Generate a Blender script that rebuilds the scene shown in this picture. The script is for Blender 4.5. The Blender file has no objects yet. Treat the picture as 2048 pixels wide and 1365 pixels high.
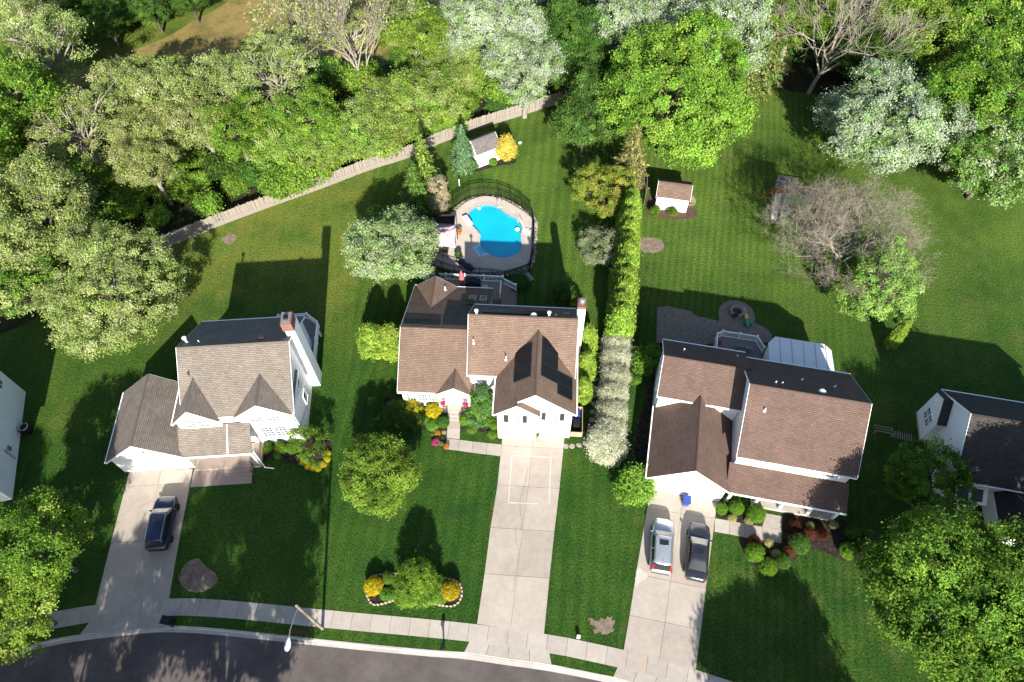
import bpy, math, random
import numpy as np
from mathutils import Vector, Matrix
from mathutils.geometry import tessellate_polygon

# ---------------------------------------------------------------- camera, sky, sun, exposure
scene = bpy.context.scene
col = scene.collection
R = math.radians
CAM_H = 58.0                      # drone height above the lawns
FPX, NADIR = 1420.0, (1036.0, 1600.0)
_d = Vector((NADIR[0] - 1024, NADIR[1] - 682.5, FPX)).normalized()
_y = (Vector((0, 0, 1)) - _d * _d.z).normalized()
_x = _d.cross(_y)
if _x.x < 0: _x = -_x
_w = (_x, _y, -_d)                # world axes seen in camera coordinates (x right, y down, z ahead)
cam = bpy.data.cameras.new('camera'); camo = bpy.data.objects.new('camera', cam); col.objects.link(camo)
cam.sensor_width = 36; cam.lens = FPX / 2048 * 36; cam.clip_end = 3000; cam.clip_start = .5
_rt = Vector([a.x for a in _w]); _up = -Vector([a.y for a in _w]); _bk = -Vector([a.z for a in _w])
camo.matrix_world = Matrix(((_rt.x, _up.x, _bk.x, 0), (_rt.y, _up.y, _bk.y, 0), (_rt.z, _up.z, _bk.z, CAM_H), (0, 0, 0, 1)))
scene.camera = camo

SUN_EL, SHADOW_AZ = R(28.8), R(-4.5)     # shadows run up the picture, a touch to the left
world = bpy.data.worlds.new('World'); scene.world = world; world.use_nodes = True
wt = world.node_tree; wt.nodes.clear()
sky = wt.nodes.new('ShaderNodeTexSky'); sky.sky_type = 'NISHITA'; sky.sun_disc = False
sky.sun_elevation = SUN_EL; sky.ozone_density = 2.0; sky.sun_rotation = math.pi + SHADOW_AZ
bg = wt.nodes.new('ShaderNodeBackground'); bg.inputs['Strength'].default_value = 0.08
wo = wt.nodes.new('ShaderNodeOutputWorld')
wt.links.new(sky.outputs[0], bg.inputs[0]); wt.links.new(bg.outputs[0], wo.inputs[0])
sun = bpy.data.lights.new('sun', 'SUN'); suno = bpy.data.objects.new('sun', sun); col.objects.link(suno)
sun.energy = 5.0; sun.angle = R(.55); sun.color = (1, .93, .82)
_sd = Vector((math.sin(SHADOW_AZ) * math.cos(SUN_EL), math.cos(SHADOW_AZ) * math.cos(SUN_EL), -math.sin(SUN_EL)))
suno.rotation_euler = _sd.to_track_quat('-Z', 'Y').to_euler()
scene.view_settings.view_transform = 'Standard'; scene.view_settings.look = 'None'
scene.view_settings.exposure = 1.5; scene.view_settings.gamma = 1
scene.cycles.max_bounces = 6; scene.cycles.transparent_max_bounces = 12
scene.cycles.sample_clamp_indirect = 6

# ---------------------------------------------------------------- helpers
def G(u, v, z=0.0):
    """Survey helper: where the sight line through a photo pixel meets the level z (metres)."""
    r = Vector((u - 1024, v - 682.5, FPX)); w = Vector((_w[0].dot(r), _w[1].dot(r), _w[2].dot(r)))
    t = (z - CAM_H) / w.z
    return Vector((w.x * t, w.y * t, z))

def tag(o, label=None, cat=None, group=None, kind=None):
    if label: o['label'] = label
    if cat: o['category'] = cat
    if group: o['group'] = group
    if kind: o['kind'] = kind
    return o

def empty(name, loc=(0, 0, 0), rz=0.0, label=None, cat=None, group=None):
    o = bpy.data.objects.new(name, None); col.objects.link(o)
    o.location = loc; o.rotation_euler = (0, 0, rz); o.empty_display_size = .2
    return tag(o, label, cat, group)

def obj(name, me, mat=None, parent=None, loc=None, rz=None):
    o = bpy.data.objects.new(name, me); col.objects.link(o)
    if mat is not None and not me.materials: me.materials.append(mat)
    if parent is not None: o.parent = parent
    if loc is not None: o.location = loc
    if rz is not None: o.rotation_euler = (0, 0, rz)
    return o

def mesh(name, v, f, mat=None, parent=None, smooth=False, uv=None, loc=None, rz=None):
    me = bpy.data.meshes.new(name); me.from_pydata([tuple(a) for a in v], [], f); me.update()
    if uv is not None:
        l = me.uv_layers.new(name='UVMap')
        for poly in me.polygons:
            for li in poly.loop_indices: l.data[li].uv = uv(me.vertices[me.loops[li].vertex_index].co)
    if smooth:
        for p in me.polygons: p.use_smooth = True
    return obj(name, me, mat, parent, loc, rz)

def box_vf(x0, x1, y0, y1, z0, z1, o=0):
    v = [(x0, y0, z0), (x1, y0, z0), (x1, y1, z0), (x0, y1, z0), (x0, y0, z1), (x1, y0, z1), (x1, y1, z1), (x0, y1, z1)]
    f = [(0, 3, 2, 1), (4, 5, 6, 7), (0, 1, 5, 4), (1, 2, 6, 5), (2, 3, 7, 6), (3, 0, 4, 7)]
    return v, [tuple(i + o for i in a) for a in f]

def boxes(name, L, mat, parent=None, bevel=0, fn=None, loc=None, rz=None):
    V, F = [], []
    for b in L:
        v, f = box_vf(*b, o=len(V)); V += v; F += f
    if fn: V = [fn(*a) for a in V]
    o = mesh(name, V, F, mat, parent, loc=loc, rz=rz)
    if bevel:
        m = o.modifiers.new('bevel', 'BEVEL'); m.width = bevel; m.segments = 2
    return o

def box(name, x0, x1, y0, y1, z0, z1, mat, parent=None, bevel=0, **k): return boxes(name, [(x0, x1, y0, y1, z0, z1)], mat, parent, bevel, **k)

def extrude_poly(name, pts, z0, z1, mat, parent=None, holes=(), **k):
    """Flat plate of any outline (with holes), top at z1, bottom at z0."""
    loops = [[Vector((p[0], p[1], 0)) for p in L] for L in ([pts] + list(holes))]
    tri = tessellate_polygon(loops); flat = [p for L in loops for p in L]; n = len(flat)
    V = [(p.x, p.y, z1) for p in flat] + [(p.x, p.y, z0) for p in flat]; F = []
    for a, b, c in tri:
        cr = (flat[b] - flat[a]).cross(flat[c] - flat[a]).z
        if abs(cr) < 1e-12: continue
        t = (a, b, c) if cr > 0 else (a, c, b)
        F.append(t); F.append((t[2] + n, t[1] + n, t[0] + n))
    s = 0
    for li, L in enumerate(loops):
        m = len(L); area = sum(L[i].x * L[(i + 1) % m].y - L[(i + 1) % m].x * L[i].y for i in range(m))
        ccw = (area > 0) == (li == 0)
        for i in range(m):
            a, b = s + i, s + (i + 1) % m
            F.append((a + n, b + n, b, a) if ccw else (b + n, a + n, a, b))
        s += m
    return mesh(name, V, F, mat, parent, **k)

def slab(name, poly, t, mat, parent=None):
    """Roof plane: planar polygon in 3D given by its top face, thickness t below; UV in metres along eave and slope."""
    P = [Vector(p) for p in poly]
    nrm = (P[1] - P[0]).cross(P[2] - P[0]).normalized()
    if nrm.z < 0: P.reverse(); nrm = -nrm
    u = Vector((0, 0, 1)).cross(nrm); u = u.normalized() if u.length > 1e-4 else Vector((1, 0, 0)); w = nrm.cross(u)
    n = len(P); V = P + [p - nrm * t for p in P]
    F = [tuple(range(n)), tuple(range(2 * n - 1, n - 1, -1))] + [(i, i + n, (i + 1) % n + n, (i + 1) % n) for i in range(n)]
    return mesh(name, V, F, mat, parent, uv=lambda c: (c.dot(u), c.dot(w)))

def tube_arrays(paths, sides=6):
    """paths: list of (points, radii). Returns V (n,3), F (m,4) numpy arrays for many tapered tubes."""
    VV, FF, o = [], [], 0
    ang = np.linspace(0, 2 * np.pi, sides, endpoint=False); ca, sa = np.cos(ang), np.sin(ang)
    for pts, rad in paths:
        p = np.asarray(pts, float); n = len(p); d = np.gradient(p, axis=0)
        d /= np.linalg.norm(d, axis=1)[:, None] + 1e-9
        ref = np.array([1., 0, 0]) if abs(d[0][0]) < .8 else np.array([0, 1., 0])
        a = np.cross(d, ref); a /= np.linalg.norm(a, axis=1)[:, None] + 1e-9; b = np.cross(d, a)
        r = np.asarray(rad, float)[:, None, None]
        v = p[:, None, :] + r * (a[:, None, :] * ca[None, :, None] + b[:, None, :] * sa[None, :, None])
        VV.append(v.reshape(-1, 3))
        i = np.arange(n - 1)[:, None] * sides; j = np.arange(sides)[None]; k = (j + 1) % sides
        FF.append((np.stack([i + j, i + sides + j, i + sides + k, i + k], -1).reshape(-1, 4)) + o)
        o += n * sides
    return np.concatenate(VV), np.concatenate(FF)

def np_mesh(name, V, F, colors=None, smooth=False):
    me = bpy.data.meshes.new(name); nv, nf, k = len(V), len(F), F.shape[1]
    me.vertices.add(nv); me.vertices.foreach_set('co', np.ascontiguousarray(V, np.float32).ravel())
    me.loops.add(nf * k); me.loops.foreach_set('vertex_index', np.ascontiguousarray(F, np.int32).ravel())
    me.polygons.add(nf); me.polygons.foreach_set('loop_start', np.arange(0, nf * k, k, dtype=np.int32))
    me.polygons.foreach_set('loop_total', np.full(nf, k, np.int32))
    if smooth: me.polygons.foreach_set('use_smooth', np.ones(nf, bool))
    me.update(calc_edges=True)
    if colors is not None:
        a = me.color_attributes.new('Col', 'FLOAT_COLOR', 'POINT')
        c = np.ones((nv, 4), np.float32); c[:, :3] = colors; a.data.foreach_set('color', c.ravel())
    return me

def tubes(name, paths, mat, parent=None, sides=6, **k):
    V, F = tube_arrays(paths, sides); return obj(name, np_mesh(name, V, F, smooth=True), mat, parent, **k)

def lathe(name, prof, mat, parent=None, n=16, cap=True, **k):
    V, F = [], []
    for r, z in prof:
        for i in range(n): a = 2 * math.pi * i / n; V.append((r * math.cos(a), r * math.sin(a), z))
    for j in range(len(prof) - 1):
        for i in range(n): F.append((j * n + i, j * n + (i + 1) % n, (j + 1) * n + (i + 1) % n, (j + 1) * n + i))
    if cap: F.append(tuple(range((len(prof) - 1) * n, len(prof) * n))); F.append(tuple(range(n - 1, -1, -1)))
    return mesh(name, V, F, mat, parent, **k)

def copy_tree(o, parent=None):
    c = o.copy(); col.objects.link(c)
    if parent is not None: c.parent = parent
    for ch in list(o.children): copy_tree(ch, c)
    return c

# ---------------------------------------------------------------- materials
K = .74
def kk_(c): return tuple(a * K for a in c[:3]) if max(c[:3]) < .55 else tuple(c[:3])
class NT:
    def __init__(s, name):
        s.m = bpy.data.materials.new(name); s.m.use_nodes = True; s.t = s.m.node_tree
        s.b = s.t.nodes['Principled BSDF']; s.out = s.t.nodes['Material Output']
    def n(s, typ, **k):
        x = s.t.nodes.new('ShaderNode' + typ)
        for a, v in k.items():
            if hasattr(x, a): setattr(x, a, v)
            else: s.set(x, a, v)
        return x
    def set(s, x, a, v):
        i = x.inputs[a.replace('_', ' ')] if isinstance(a, str) else x.inputs[a]
        if isinstance(v, bpy.types.NodeSocket): s.t.links.new(v, i)
        else: i.default_value = v
    def noise(s, vec, scale, detail=3, rough=.55):
        x = s.n('TexNoise'); s.set(x, 'Vector', vec); s.set(x, 'Scale', scale); s.set(x, 'Detail', detail); s.set(x, 'Roughness', rough); return x.outputs[0]
    def ramp(s, f, stops):
        x = s.n('ValToRGB'); s.set(x, 0, f); e = x.color_ramp.elements
        while len(e) < len(stops): e.new(.5)
        for a, (p, c) in zip(e, stops): a.position = p; a.color = (*c, 1) if len(c) == 3 else c
        return x.outputs[0]
    def mix(s, f, a, b, mode='MIX'):
        x = s.n('Mix', data_type='RGBA', blend_type=mode)
        for i, v in ((0, f), (6, a), (7, b)):
            if isinstance(v, bpy.types.NodeSocket): s.t.links.new(v, x.inputs[i])
            else: x.inputs[i].default_value = (*v, 1) if isinstance(v, tuple) and len(v) == 3 else v
        return x.outputs[2]
    def math(s, op, a, b=0.0):
        x = s.n('Math', operation=op)
        for i, v in ((0, a), (1, b)):
            if isinstance(v, bpy.types.NodeSocket): s.t.links.new(v, x.inputs[i])
            else: x.inputs[i].default_value = v
        return x.outputs[0]
    def rng(s, f, a, b, c, d):
        x = s.n('MapRange')
        for i, v in enumerate((f, a, b, c, d)):
            if isinstance(v, bpy.types.NodeSocket): s.t.links.new(v, x.inputs[i])
            else: x.inputs[i].default_value = v
        return x.outputs[0]
    def pos(s): return s.n('NewGeometry').outputs['Position']
    def obj(s): return s.n('TexCoord').outputs['Object']
    def uv(s): return s.n('TexCoord').outputs['UV']
    def mapping(s, vec, rot=(0, 0, 0), scale=(1, 1, 1)):
        x = s.n('Mapping'); s.set(x, 'Vector', vec); x.inputs['Rotation'].default_value = rot; x.inputs['Scale'].default_value = scale; return x.outputs[0]
    def bump(s, h, dist=.02, strength=1.0):
        x = s.n('Bump'); s.set(x, 'Height', h); s.set(x, 'Distance', dist); s.set(x, 'Strength', strength); s.t.links.new(x.outputs[0], s.b.inputs['Normal'])
    def col(s, c): s.set(s.b, 'Base Color', c if isinstance(c, bpy.types.NodeSocket) else (*c, 1))
    def fin(s, rough=.8, metal=0, spec=.3):
        s.set(s.b, 'Roughness', rough); s.set(s.b, 'Metallic', metal); s.set(s.b, 'Specular IOR Level', spec); return s.m

def plain(name, c, rough=.7, var=.12, scale=3.0, bump=.004, metal=0, spec=.3):
    c = kk_(c); t = NT(name); p = t.obj(); f = t.noise(p, scale, 4)
    t.col(t.mix(f, tuple(a * (1 - var) for a in c), tuple(min(a * (1 + var), .95) for a in c)))
    if bump: t.bump(t.noise(p, scale * 9, 3), bump)
    return t.fin(rough, metal, spec)

M = {}
def lawn_mat():
    t = NT('lawn'); p = t.pos(); sy = t.n('SeparateXYZ'); t.set(sy, 0, p); X, Y = sy.outputs[0], sy.outputs[1]
    big = t.noise(p, .055, 4); mid = t.noise(p, .35, 4, .6); fine = t.noise(p, 5.5, 4, .65); blade = t.noise(t.mapping(p, (0, 0, R(-6)), (1, .45, 1)), 15, 3, .7)
    c = t.ramp(t.math('ADD', t.math('MULTIPLY', big, .55), t.math('MULTIPLY', mid, .45)),
               [(.34, (.019, .06, .01)), (.46, (.029, .082, .011)), (.58, (.047, .104, .014)), (.72, (.095, .135, .022))])
    # the lots are mown by different owners: direction, sward and dryness change at the boundaries
    l12 = t.math('GREATER_THAN', X, -15.7); l23 = t.math('GREATER_THAN', t.math('SUBTRACT', X, t.math('MULTIPLY', t.math('SUBTRACT', Y, 9.5), .1)), 7.7)
    l34 = t.math('GREATER_THAN', t.math('SUBTRACT', X, t.math('MULTIPLY', t.math('SUBTRACT', Y, 20.0), .2)), 29.5)
    def band(ang, scale, dist):
        w = t.n('TexWave', wave_type='BANDS', bands_direction='X'); t.set(w, 'Vector', t.mapping(p, (0, 0, R(ang)))); t.set(w, 'Scale', scale); t.set(w, 'Distortion', dist); t.set(w, 'Detail', 2.0); t.set(w, 'Detail Scale', .25); return w.outputs['Fac']
    def sel(f, x, y): return t.math('ADD', x, t.math('MULTIPLY', f, t.math('SUBTRACT', y, x)))
    w = sel(l34, sel(l23, sel(l12, t.math('ADD', .37, t.math('MULTIPLY', band(-4, .3, 1.5), .25)), band(6.5, .28, .9)), band(12.5, .42, .9)), t.math('ADD', .37, t.math('MULTIPLY', band(14, .2, 2.5), .25)))
    amp = t.rng(t.noise(p, .09, 3), .35, .65, .35, 1.0)
    s = t.math('ADD', 1.0, t.math('MULTIPLY', t.math('MULTIPLY', t.math('SUBTRACT', w, .5), .34), amp))
    s = t.math('MULTIPLY', s, t.math('MULTIPLY', t.rng(fine, .28, .72, .3, 1.2), t.rng(blade, .28, .72, .35, 1.4)))
    old = t.math('MULTIPLY', t.rng(Y, 30, 50, 0, 1), t.rng(t.noise(p, .13, 5, .65), .36, .6, .2, .9))   # the back lawns are drier than the front ones
    c = t.mix(old, c, (.108, .182, .027))
    lot1 = t.math('MULTIPLY', t.math('SUBTRACT', 1.0, l12), t.math('MULTIPLY', t.rng(Y, 36, 46, 0, 1), t.rng(t.noise(p, .3, 5, .7), .4, .6, .1, .8))); c = t.mix(lot1, c, (.17, .19, .034))
    dry = t.math('MULTIPLY', l23, t.rng(t.noise(p, .5, 5, .7), .5, .72, 0, .5)); c = t.mix(dry, c, (.12, .13, .045))
    c = t.mix(1.0, c, t.n('CombineColor', Red=s, Green=s, Blue=s).outputs[0], 'MULTIPLY')
    yel = t.rng(t.noise(p, .9, 5, .7), .6, .75, 0, .4)
    c = t.mix(yel, c, (.09, .1, .022))
    clover = t.rng(t.noise(p, 1.7, 4, .7), .62, .7, 0, .5); c = t.mix(clover, c, (.02, .06, .011))
    t.col(c); t.bump(t.math('ADD', blade, fine), .06, 1)
    return t.fin(.95, 0, .1)
def ground_mat(name, stops, scale=1.2, bump=.04, fine=9):
    stops = [(q, kk_(c)) for q, c in stops]; t = NT(name); p = t.pos(); n = t.noise(p, scale, 5, .65); f = t.noise(p, fine, 4, .7)
    c = t.ramp(t.math('ADD', t.math('MULTIPLY', n, .55), t.math('MULTIPLY', f, .45)), stops)
    t.col(c); t.bump(f, bump); return t.fin(.95, 0, .15)
def concrete_mat(name, a, b):
    a, b = tuple(q * K for q in a), tuple(q * K for q in b); t = NT(name); p = t.pos(); oi = t.n('ObjectInfo').outputs['Random']
    n = t.noise(p, .55, 5, .6); f = t.noise(p, 18, 4, .7); st = t.noise(p, 2.2, 5, .7)
    k = t.math('ADD', t.math('ADD', t.math('MULTIPLY', n, .4), t.math('MULTIPLY', f, .22)), t.math('ADD', t.math('MULTIPLY', st, .22), t.math('MULTIPLY', oi, .16)))
    t.col(t.ramp(k, [(.3, a), (.68, b)])); t.bump(f, .006); return t.fin(.85, 0, .25)
def shingle_mat(name, c1, c2, mortar):
    c1, c2, mortar = kk_(c1), kk_(c2), kk_(mortar); t = NT(name); uv = t.uv(); br = t.n('TexBrick', offset=.5)
    t.set(br, 'Vector', uv); t.set(br, 'Color1', (*c1, 1)); t.set(br, 'Color2', (*c2, 1)); t.set(br, 'Mortar', (*mortar, 1)); t.set(br, 'Scale', 1.0)
    t.set(br, 'Mortar Size', .022); t.set(br, 'Bias', 0.0); t.set(br, 'Brick Width', .34); t.set(br, 'Row Height', .15); t.set(br, 'Mortar Smooth', .3)
    n = t.noise(uv, .5, 4); f = t.noise(uv, 26, 3, .7)
    k = t.math('MULTIPLY', t.math('MULTIPLY', t.rng(n, .3, .7, .88, 1.12), t.rng(t.noise(t.mapping(uv, scale=(1, .25, 1)), 1.6, 4, .7), .3, .7, .9, 1.1)), t.rng(f, .2, .8, .6, 1.4))
    c = t.mix(1.0, br.outputs[0], t.n('CombineColor', Red=k, Green=k, Blue=k).outputs[0], 'MULTIPLY')
    t.col(c); t.bump(t.math('SUBTRACT', t.math('MULTIPLY', f, .3), br.outputs['Fac']), .02); return t.fin(.92, 0, .2)
def siding_mat(name, c, lap=.125):
    t = NT(name); p = t.obj(); sep = t.n('SeparateXYZ'); t.set(sep, 0, p)
    saw = t.math('FRACT', t.math('DIVIDE', sep.outputs[2], lap))
    n = t.noise(p, .8, 4)
    line = t.rng(saw, 0, .12, .78, 1)
    k = t.math('MULTIPLY', line, t.rng(n, .3, .7, .95, 1.03))
    t.col(t.mix(1.0, (*c,), t.n('CombineColor', Red=k, Green=k, Blue=k).outputs[0], 'MULTIPLY'))
    t.bump(t.math('SUBTRACT', 1.0, saw), .012); return t.fin(.5, 0, .4)
def leaf_mat(name, trans=.3, rough=.75):
    t = NT(name); a = t.n('VertexColor', layer_name='Col').outputs[0]
    oi = t.n('ObjectInfo').outputs['Random']; hs = t.n('HueSaturation'); t.set(hs, 'Color', a)
    t.set(hs, 'Hue', t.rng(oi, 0, 1, .488, .512)); t.set(hs, 'Value', t.rng(oi, 0, 1, .9, 1.12)); c = hs.outputs[0]
    t.col(c); t.fin(rough, 0, .1)
    tr = t.n('BsdfTranslucent'); t.set(tr, 'Color', t.mix(.3, c, (.25, .36, .03))); mx = t.n('MixShader'); t.set(mx, 0, trans)
    t.t.links.new(t.b.outputs[0], mx.inputs[1]); t.t.links.new(tr.outputs[0], mx.inputs[2]); t.t.links.new(mx.outputs[0], t.out.inputs['Surface'])
    return t.m
def bark_mat(name, a, b):
    a, b = kk_(a), kk_(b); t = NT(name); p = t.obj(); n = t.noise(t.mapping(p, scale=(1, 1, .25)), 7, 5, .7)
    t.col(t.ramp(n, [(.3, a), (.7, b)])); t.bump(n, .03); return t.fin(.95, 0, .15)
def brick_mat(name, c1, c2, mortar, w=.2, h=.07, sc=1):
    t = NT(name); p = t.obj(); br = t.n('TexBrick', offset=.5); t.set(br, 'Vector', t.mapping(p, (R(90), 0, 0)))
    t.set(br, 'Color1', (*c1, 1)); t.set(br, 'Color2', (*c2, 1)); t.set(br, 'Mortar', (*mortar, 1)); t.set(br, 'Scale', sc); t.set(br, 'Brick Width', w); t.set(br, 'Row Height', h); t.set(br, 'Mortar Size', .008)
    t.col(br.outputs[0]); return t.fin(.9)
def paver_mat(name):
    t = NT(name); p = t.pos(); v = t.n('TexVoronoi', distance='CHEBYCHEV'); t.set(v, 'Vector', p); t.set(v, 'Scale', 6.5); t.set(v, 'Randomness', .45)
    hs = t.n('SeparateColor'); t.set(hs, 0, v.outputs['Color'])
    c = t.ramp(hs.outputs[0], [(0, (.16, .125, .103)), (.5, (.19, .15, .123)), (1, (.225, .18, .15))])
    j = t.rng(v.outputs['Distance'], .36, .52, 1, .75); n = t.rng(t.noise(p, 14, 3), .2, .8, .8, 1.2); k = t.math('MULTIPLY', j, n)
    t.col(t.mix(1.0, c, t.n('CombineColor', Red=k, Green=k, Blue=k).outputs[0], 'MULTIPLY')); t.bump(j, .01); return t.fin(.9)
def glass_mat(name, c=(.03, .045, .06), rough=.06, spec=.7):
    t = NT(name); t.col(t.mix(t.noise(t.obj(), 2, 2), tuple(a * .7 for a in c), tuple(a * 1.4 for a in c))); return t.fin(rough, 0, spec)
def paint_mat(name, c, metal=.25, rough=.28):
    t = NT(name); t.col(t.mix(t.noise(t.obj(), 3, 3), tuple(a * .94 for a in c), tuple(min(1, a * 1.05) for a in c)))
    t.set(t.b, 'Coat Weight', .8); t.set(t.b, 'Coat Roughness', .06); return t.fin(rough, metal, .5)

M['lawn'] = lawn_mat()
M['meadow'] = ground_mat('meadow', [(.38, (.1, .105, .03)), (.46, (.18, .15, .048)), (.54, (.29, .205, .075)), (.62, (.17, .19, .045))], .35, .08, 6)
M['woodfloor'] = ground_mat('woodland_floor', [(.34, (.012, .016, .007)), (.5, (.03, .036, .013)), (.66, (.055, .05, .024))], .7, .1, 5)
M['mulch'] = ground_mat('mulch', [(.38, (.01, .008, .007)), (.5, (.032, .024, .02)), (.62, (.085, .062, .05))], 3, .05, 16)
M['mulch_old'] = ground_mat('old_mulch', [(.3, (.05, .033, .024)), (.5, (.1, .065, .046)), (.7, (.17, .115, .085))], 3, .05, 16)
M['dirt'] = ground_mat('dirt', [(.38, (.14, .105, .08)), (.5, (.215, .165, .128)), (.62, (.32, .255, .2))], 2.4, .06, 11)
M['asphalt'] = ground_mat('asphalt', [(.4, (.085, .072, .069)), (.5, (.114, .098, .094)), (.6, (.15, .132, .127))], .4, .01, 30)
M['concrete'] = concrete_mat('concrete', (.31, .265, .225), (.475, .425, .37))
M['walk'] = concrete_mat('walk_concrete', (.32, .28, .245), (.49, .445, .4))
M['joint'] = plain('joint_soil', (.09, .075, .06), .95)
M['kerb'] = concrete_mat('kerb_concrete', (.36, .33, .3), (.56, .53, .5))
M['pooldeck'] = concrete_mat('pool_concrete', (.4, .35, .3), (.56, .5, .43))
M['brown_shingle'] = shingle_mat('brown_shingle', (.225, .16, .122), (.175, .121, .092), (.115, .078, .06))
M['redbrown_shingle'] = shingle_mat('redbrown_shingle', (.172, .115, .094), (.134, .09, .074), (.092, .062, .052))
M['tan_shingle'] = shingle_mat('tan_shingle', (.255, .22, .187), (.19, .163, .138), (.13, .111, .095))
M['dark_shingle'] = shingle_mat('dark_shingle', (.085, .074, .07), (.06, .052, .049), (.036, .031, .03))
M['grey_shingle'] = shingle_mat('grey_shingle', (.23, .21, .2), (.165, .15, .145), (.09, .085, .085))
M['siding'] = siding_mat('white_siding', (.78, .78, .77))
M['siding_cream'] = siding_mat('cream_siding', (.74, .71, .63))
M['trim'] = plain('white_trim', (.8, .8, .79), .5, .04, 2, 0)
M['trim_grey'] = plain('grey_trim', (.5, .5, .5), .5, .06, 2, 0)
M['shutter'] = plain('dark_shutter', (.035, .03, .03), .6)
M['glass'] = glass_mat('window_glass', (.06, .08, .09))
M['skylight'] = glass_mat('skylight_glass', (.09, .14, .06), .08)
M['solar'] = glass_mat('solar_cell', (.005, .006, .009), .3, .2)
M['solar_frame'] = plain('solar_frame', (.02, .02, .022), .4)
M['brick'] = brick_mat('red_brick', (.17, .062, .045), (.13, .05, .036), (.18, .15, .13))
M['metal'] = plain('galvanised', (.5, .5, .5), .4, .1, 3, 0, .7)
M['pvc'] = plain('white_pvc', (.78, .78, .76), .45, .05, 3, 0)
M['black'] = plain('black_metal', (.012, .012, .013), .45, .2, 4, 0)
M['fence_wood'] = plain('weathered_fence', (.3, .262, .228), .9, .3, 2.2, .01)
M['deck_tan'] = plain('tan_decking', (.34, .25, .19), .7, .15, 1.5, .004)
M['deck_grey'] = plain('grey_decking', (.24, .21, .2), .7, .12, 1.5, .004)
M['pole_wood'] = bark_mat('pole_wood', (.2, .165, .13), (.33, .28, .22))
M['play_wood'] = plain('cedar_play_wood', (.28, .09, .03), .8, .25)
M['box_wood'] = plain('pale_timber', (.48, .33, .22), .8, .15)
M['paver'] = paver_mat('patio_paver')
M['paver_pink'] = concrete_mat('stamped_concrete', (.3, .235, .195), (.43, .35, .3))
M['stone'] = plain('tan_stone', (.48, .385, .29), .85, .35, 2.5, .02)
M['stone_grey'] = plain('grey_stone', (.3, .28, .26), .85, .3, 3, .02)
M['pool_liner'] = plain('pool_liner', (.002, .36, .56), .5, .22, .35, 0)
M['pool_step'] = plain('pool_step', (.32, .56, .66), .5, .06, .6, 0)
M['canopy'] = plain('pink_canvas', (.62, .4, .42), .8, .06, 1)
M['pink'] = plain('red_pink_canvas', (.5, .12, .16), .8, .1, 1)
M['brown_canvas'] = plain('brown_canvas', (.05, .035, .03), .8, .1, 1)
M['rubber'] = plain('rubber', (.012, .012, .012), .8)
M['blue_plastic'] = plain('blue_plastic', (.02, .06, .3), .4, .08)
M['black_plastic'] = plain('black_plastic', (.014, .014, .017), .45, .1)
M['dark_wicker'] = plain('dark_wicker', (.02, .017, .016), .8, .3, 9)
M['navy_cloth'] = plain('navy_cloth', (.03, .045, .08), .8, .2)
M['grey_cloth'] = plain('grey_cloth', (.25, .25, .26), .8, .1)
M['green_plastic'] = plain('green_plastic', (.01, .2, .16), .4, .08)
M['green_bright'] = plain('bright_green_plastic', (.02, .35, .15), .5, .08)
M['yellow_plastic'] = plain('yellow_plastic', (.55, .38, .06), .5, .1)
M['red_plastic'] = plain('red_plastic', (.5, .03, .03), .4, .1)
M['orange'] = plain('orange_flower', (.55, .16, .02), .7, .3, 8)
M['terracotta'] = plain('terracotta', (.4, .16, .08), .8, .15)
M['sun_roof'] = plain('white_aluminium', (.6, .61, .62), .45, .08, 1.2, 0)
M['rust'] = plain('rusty_iron', (.09, .04, .028), .8, .3, 5)
M['leaf'] = leaf_mat('leaves', .4)
M['needle'] = leaf_mat('needles', .12, .7)
M['bark'] = bark_mat('bark', (.05, .04, .032), (.15, .125, .1))
M['bark_pale'] = bark_mat('pale_bark', (.2, .175, .145), (.4, .36, .31))
M['twig'] = bark_mat('grey_twig', (.19, .165, .13), (.35, .31, .25))
t = NT('pool_water'); gl = t.n('BsdfGlossy'); t.set(gl, 'Roughness', .05); tp = t.n('BsdfTransparent'); t.set(tp, 'Color', (.93, .985, 1, 1))
bp = t.n('Bump'); t.set(bp, 'Height', t.noise(t.pos(), 2.5, 3)); t.set(bp, 'Distance', .02); t.t.links.new(bp.outputs[0], gl.inputs['Normal'])
mx = t.n('MixShader'); mx.inputs[0].default_value = .045; t.t.links.new(tp.outputs[0], mx.inputs[1]); t.t.links.new(gl.outputs[0], mx.inputs[2]); t.t.links.new(mx.outputs[0], t.out.inputs['Surface']); M['water'] = t.m
# ---------------------------------------------------------------- ground, road, pavements
def polyline(px, z=0.0): return [G(u, v, z) for u, v in px]
def resample(P, step):
    """Catmull-Rom through P, then even steps."""
    Q = []
    for i in range(len(P) - 1):
        p0, p1, p2, p3 = P[max(i - 1, 0)], P[i], P[i + 1], P[min(i + 2, len(P) - 1)]
        for k in range(12):
            s = k / 12; Q.append(.5 * ((2 * p1) + (p2 - p0) * s + (2 * p0 - 5 * p1 + 4 * p2 - p3) * s * s + (3 * p1 - p0 - 3 * p2 + p3) * s ** 3))
    Q.append(P[-1]); out = [Q[0]]; acc = 0.0
    for a, b in zip(Q, Q[1:]):
        L = (b - a).length; pos = 0.0
        if L < 1e-9: continue
        while acc + (L - pos) >= step:
            pos += step - acc; out.append(a + (b - a) * (pos / L)); acc = 0.0
        acc += L - pos
    return out
def normals(P):
    N = []
    for i in range(len(P)):
        d = (P[min(i + 1, len(P) - 1)] - P[max(i - 1, 0)]).normalized(); N.append(Vector((-d.y, d.x, 0)))
    return N

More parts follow.
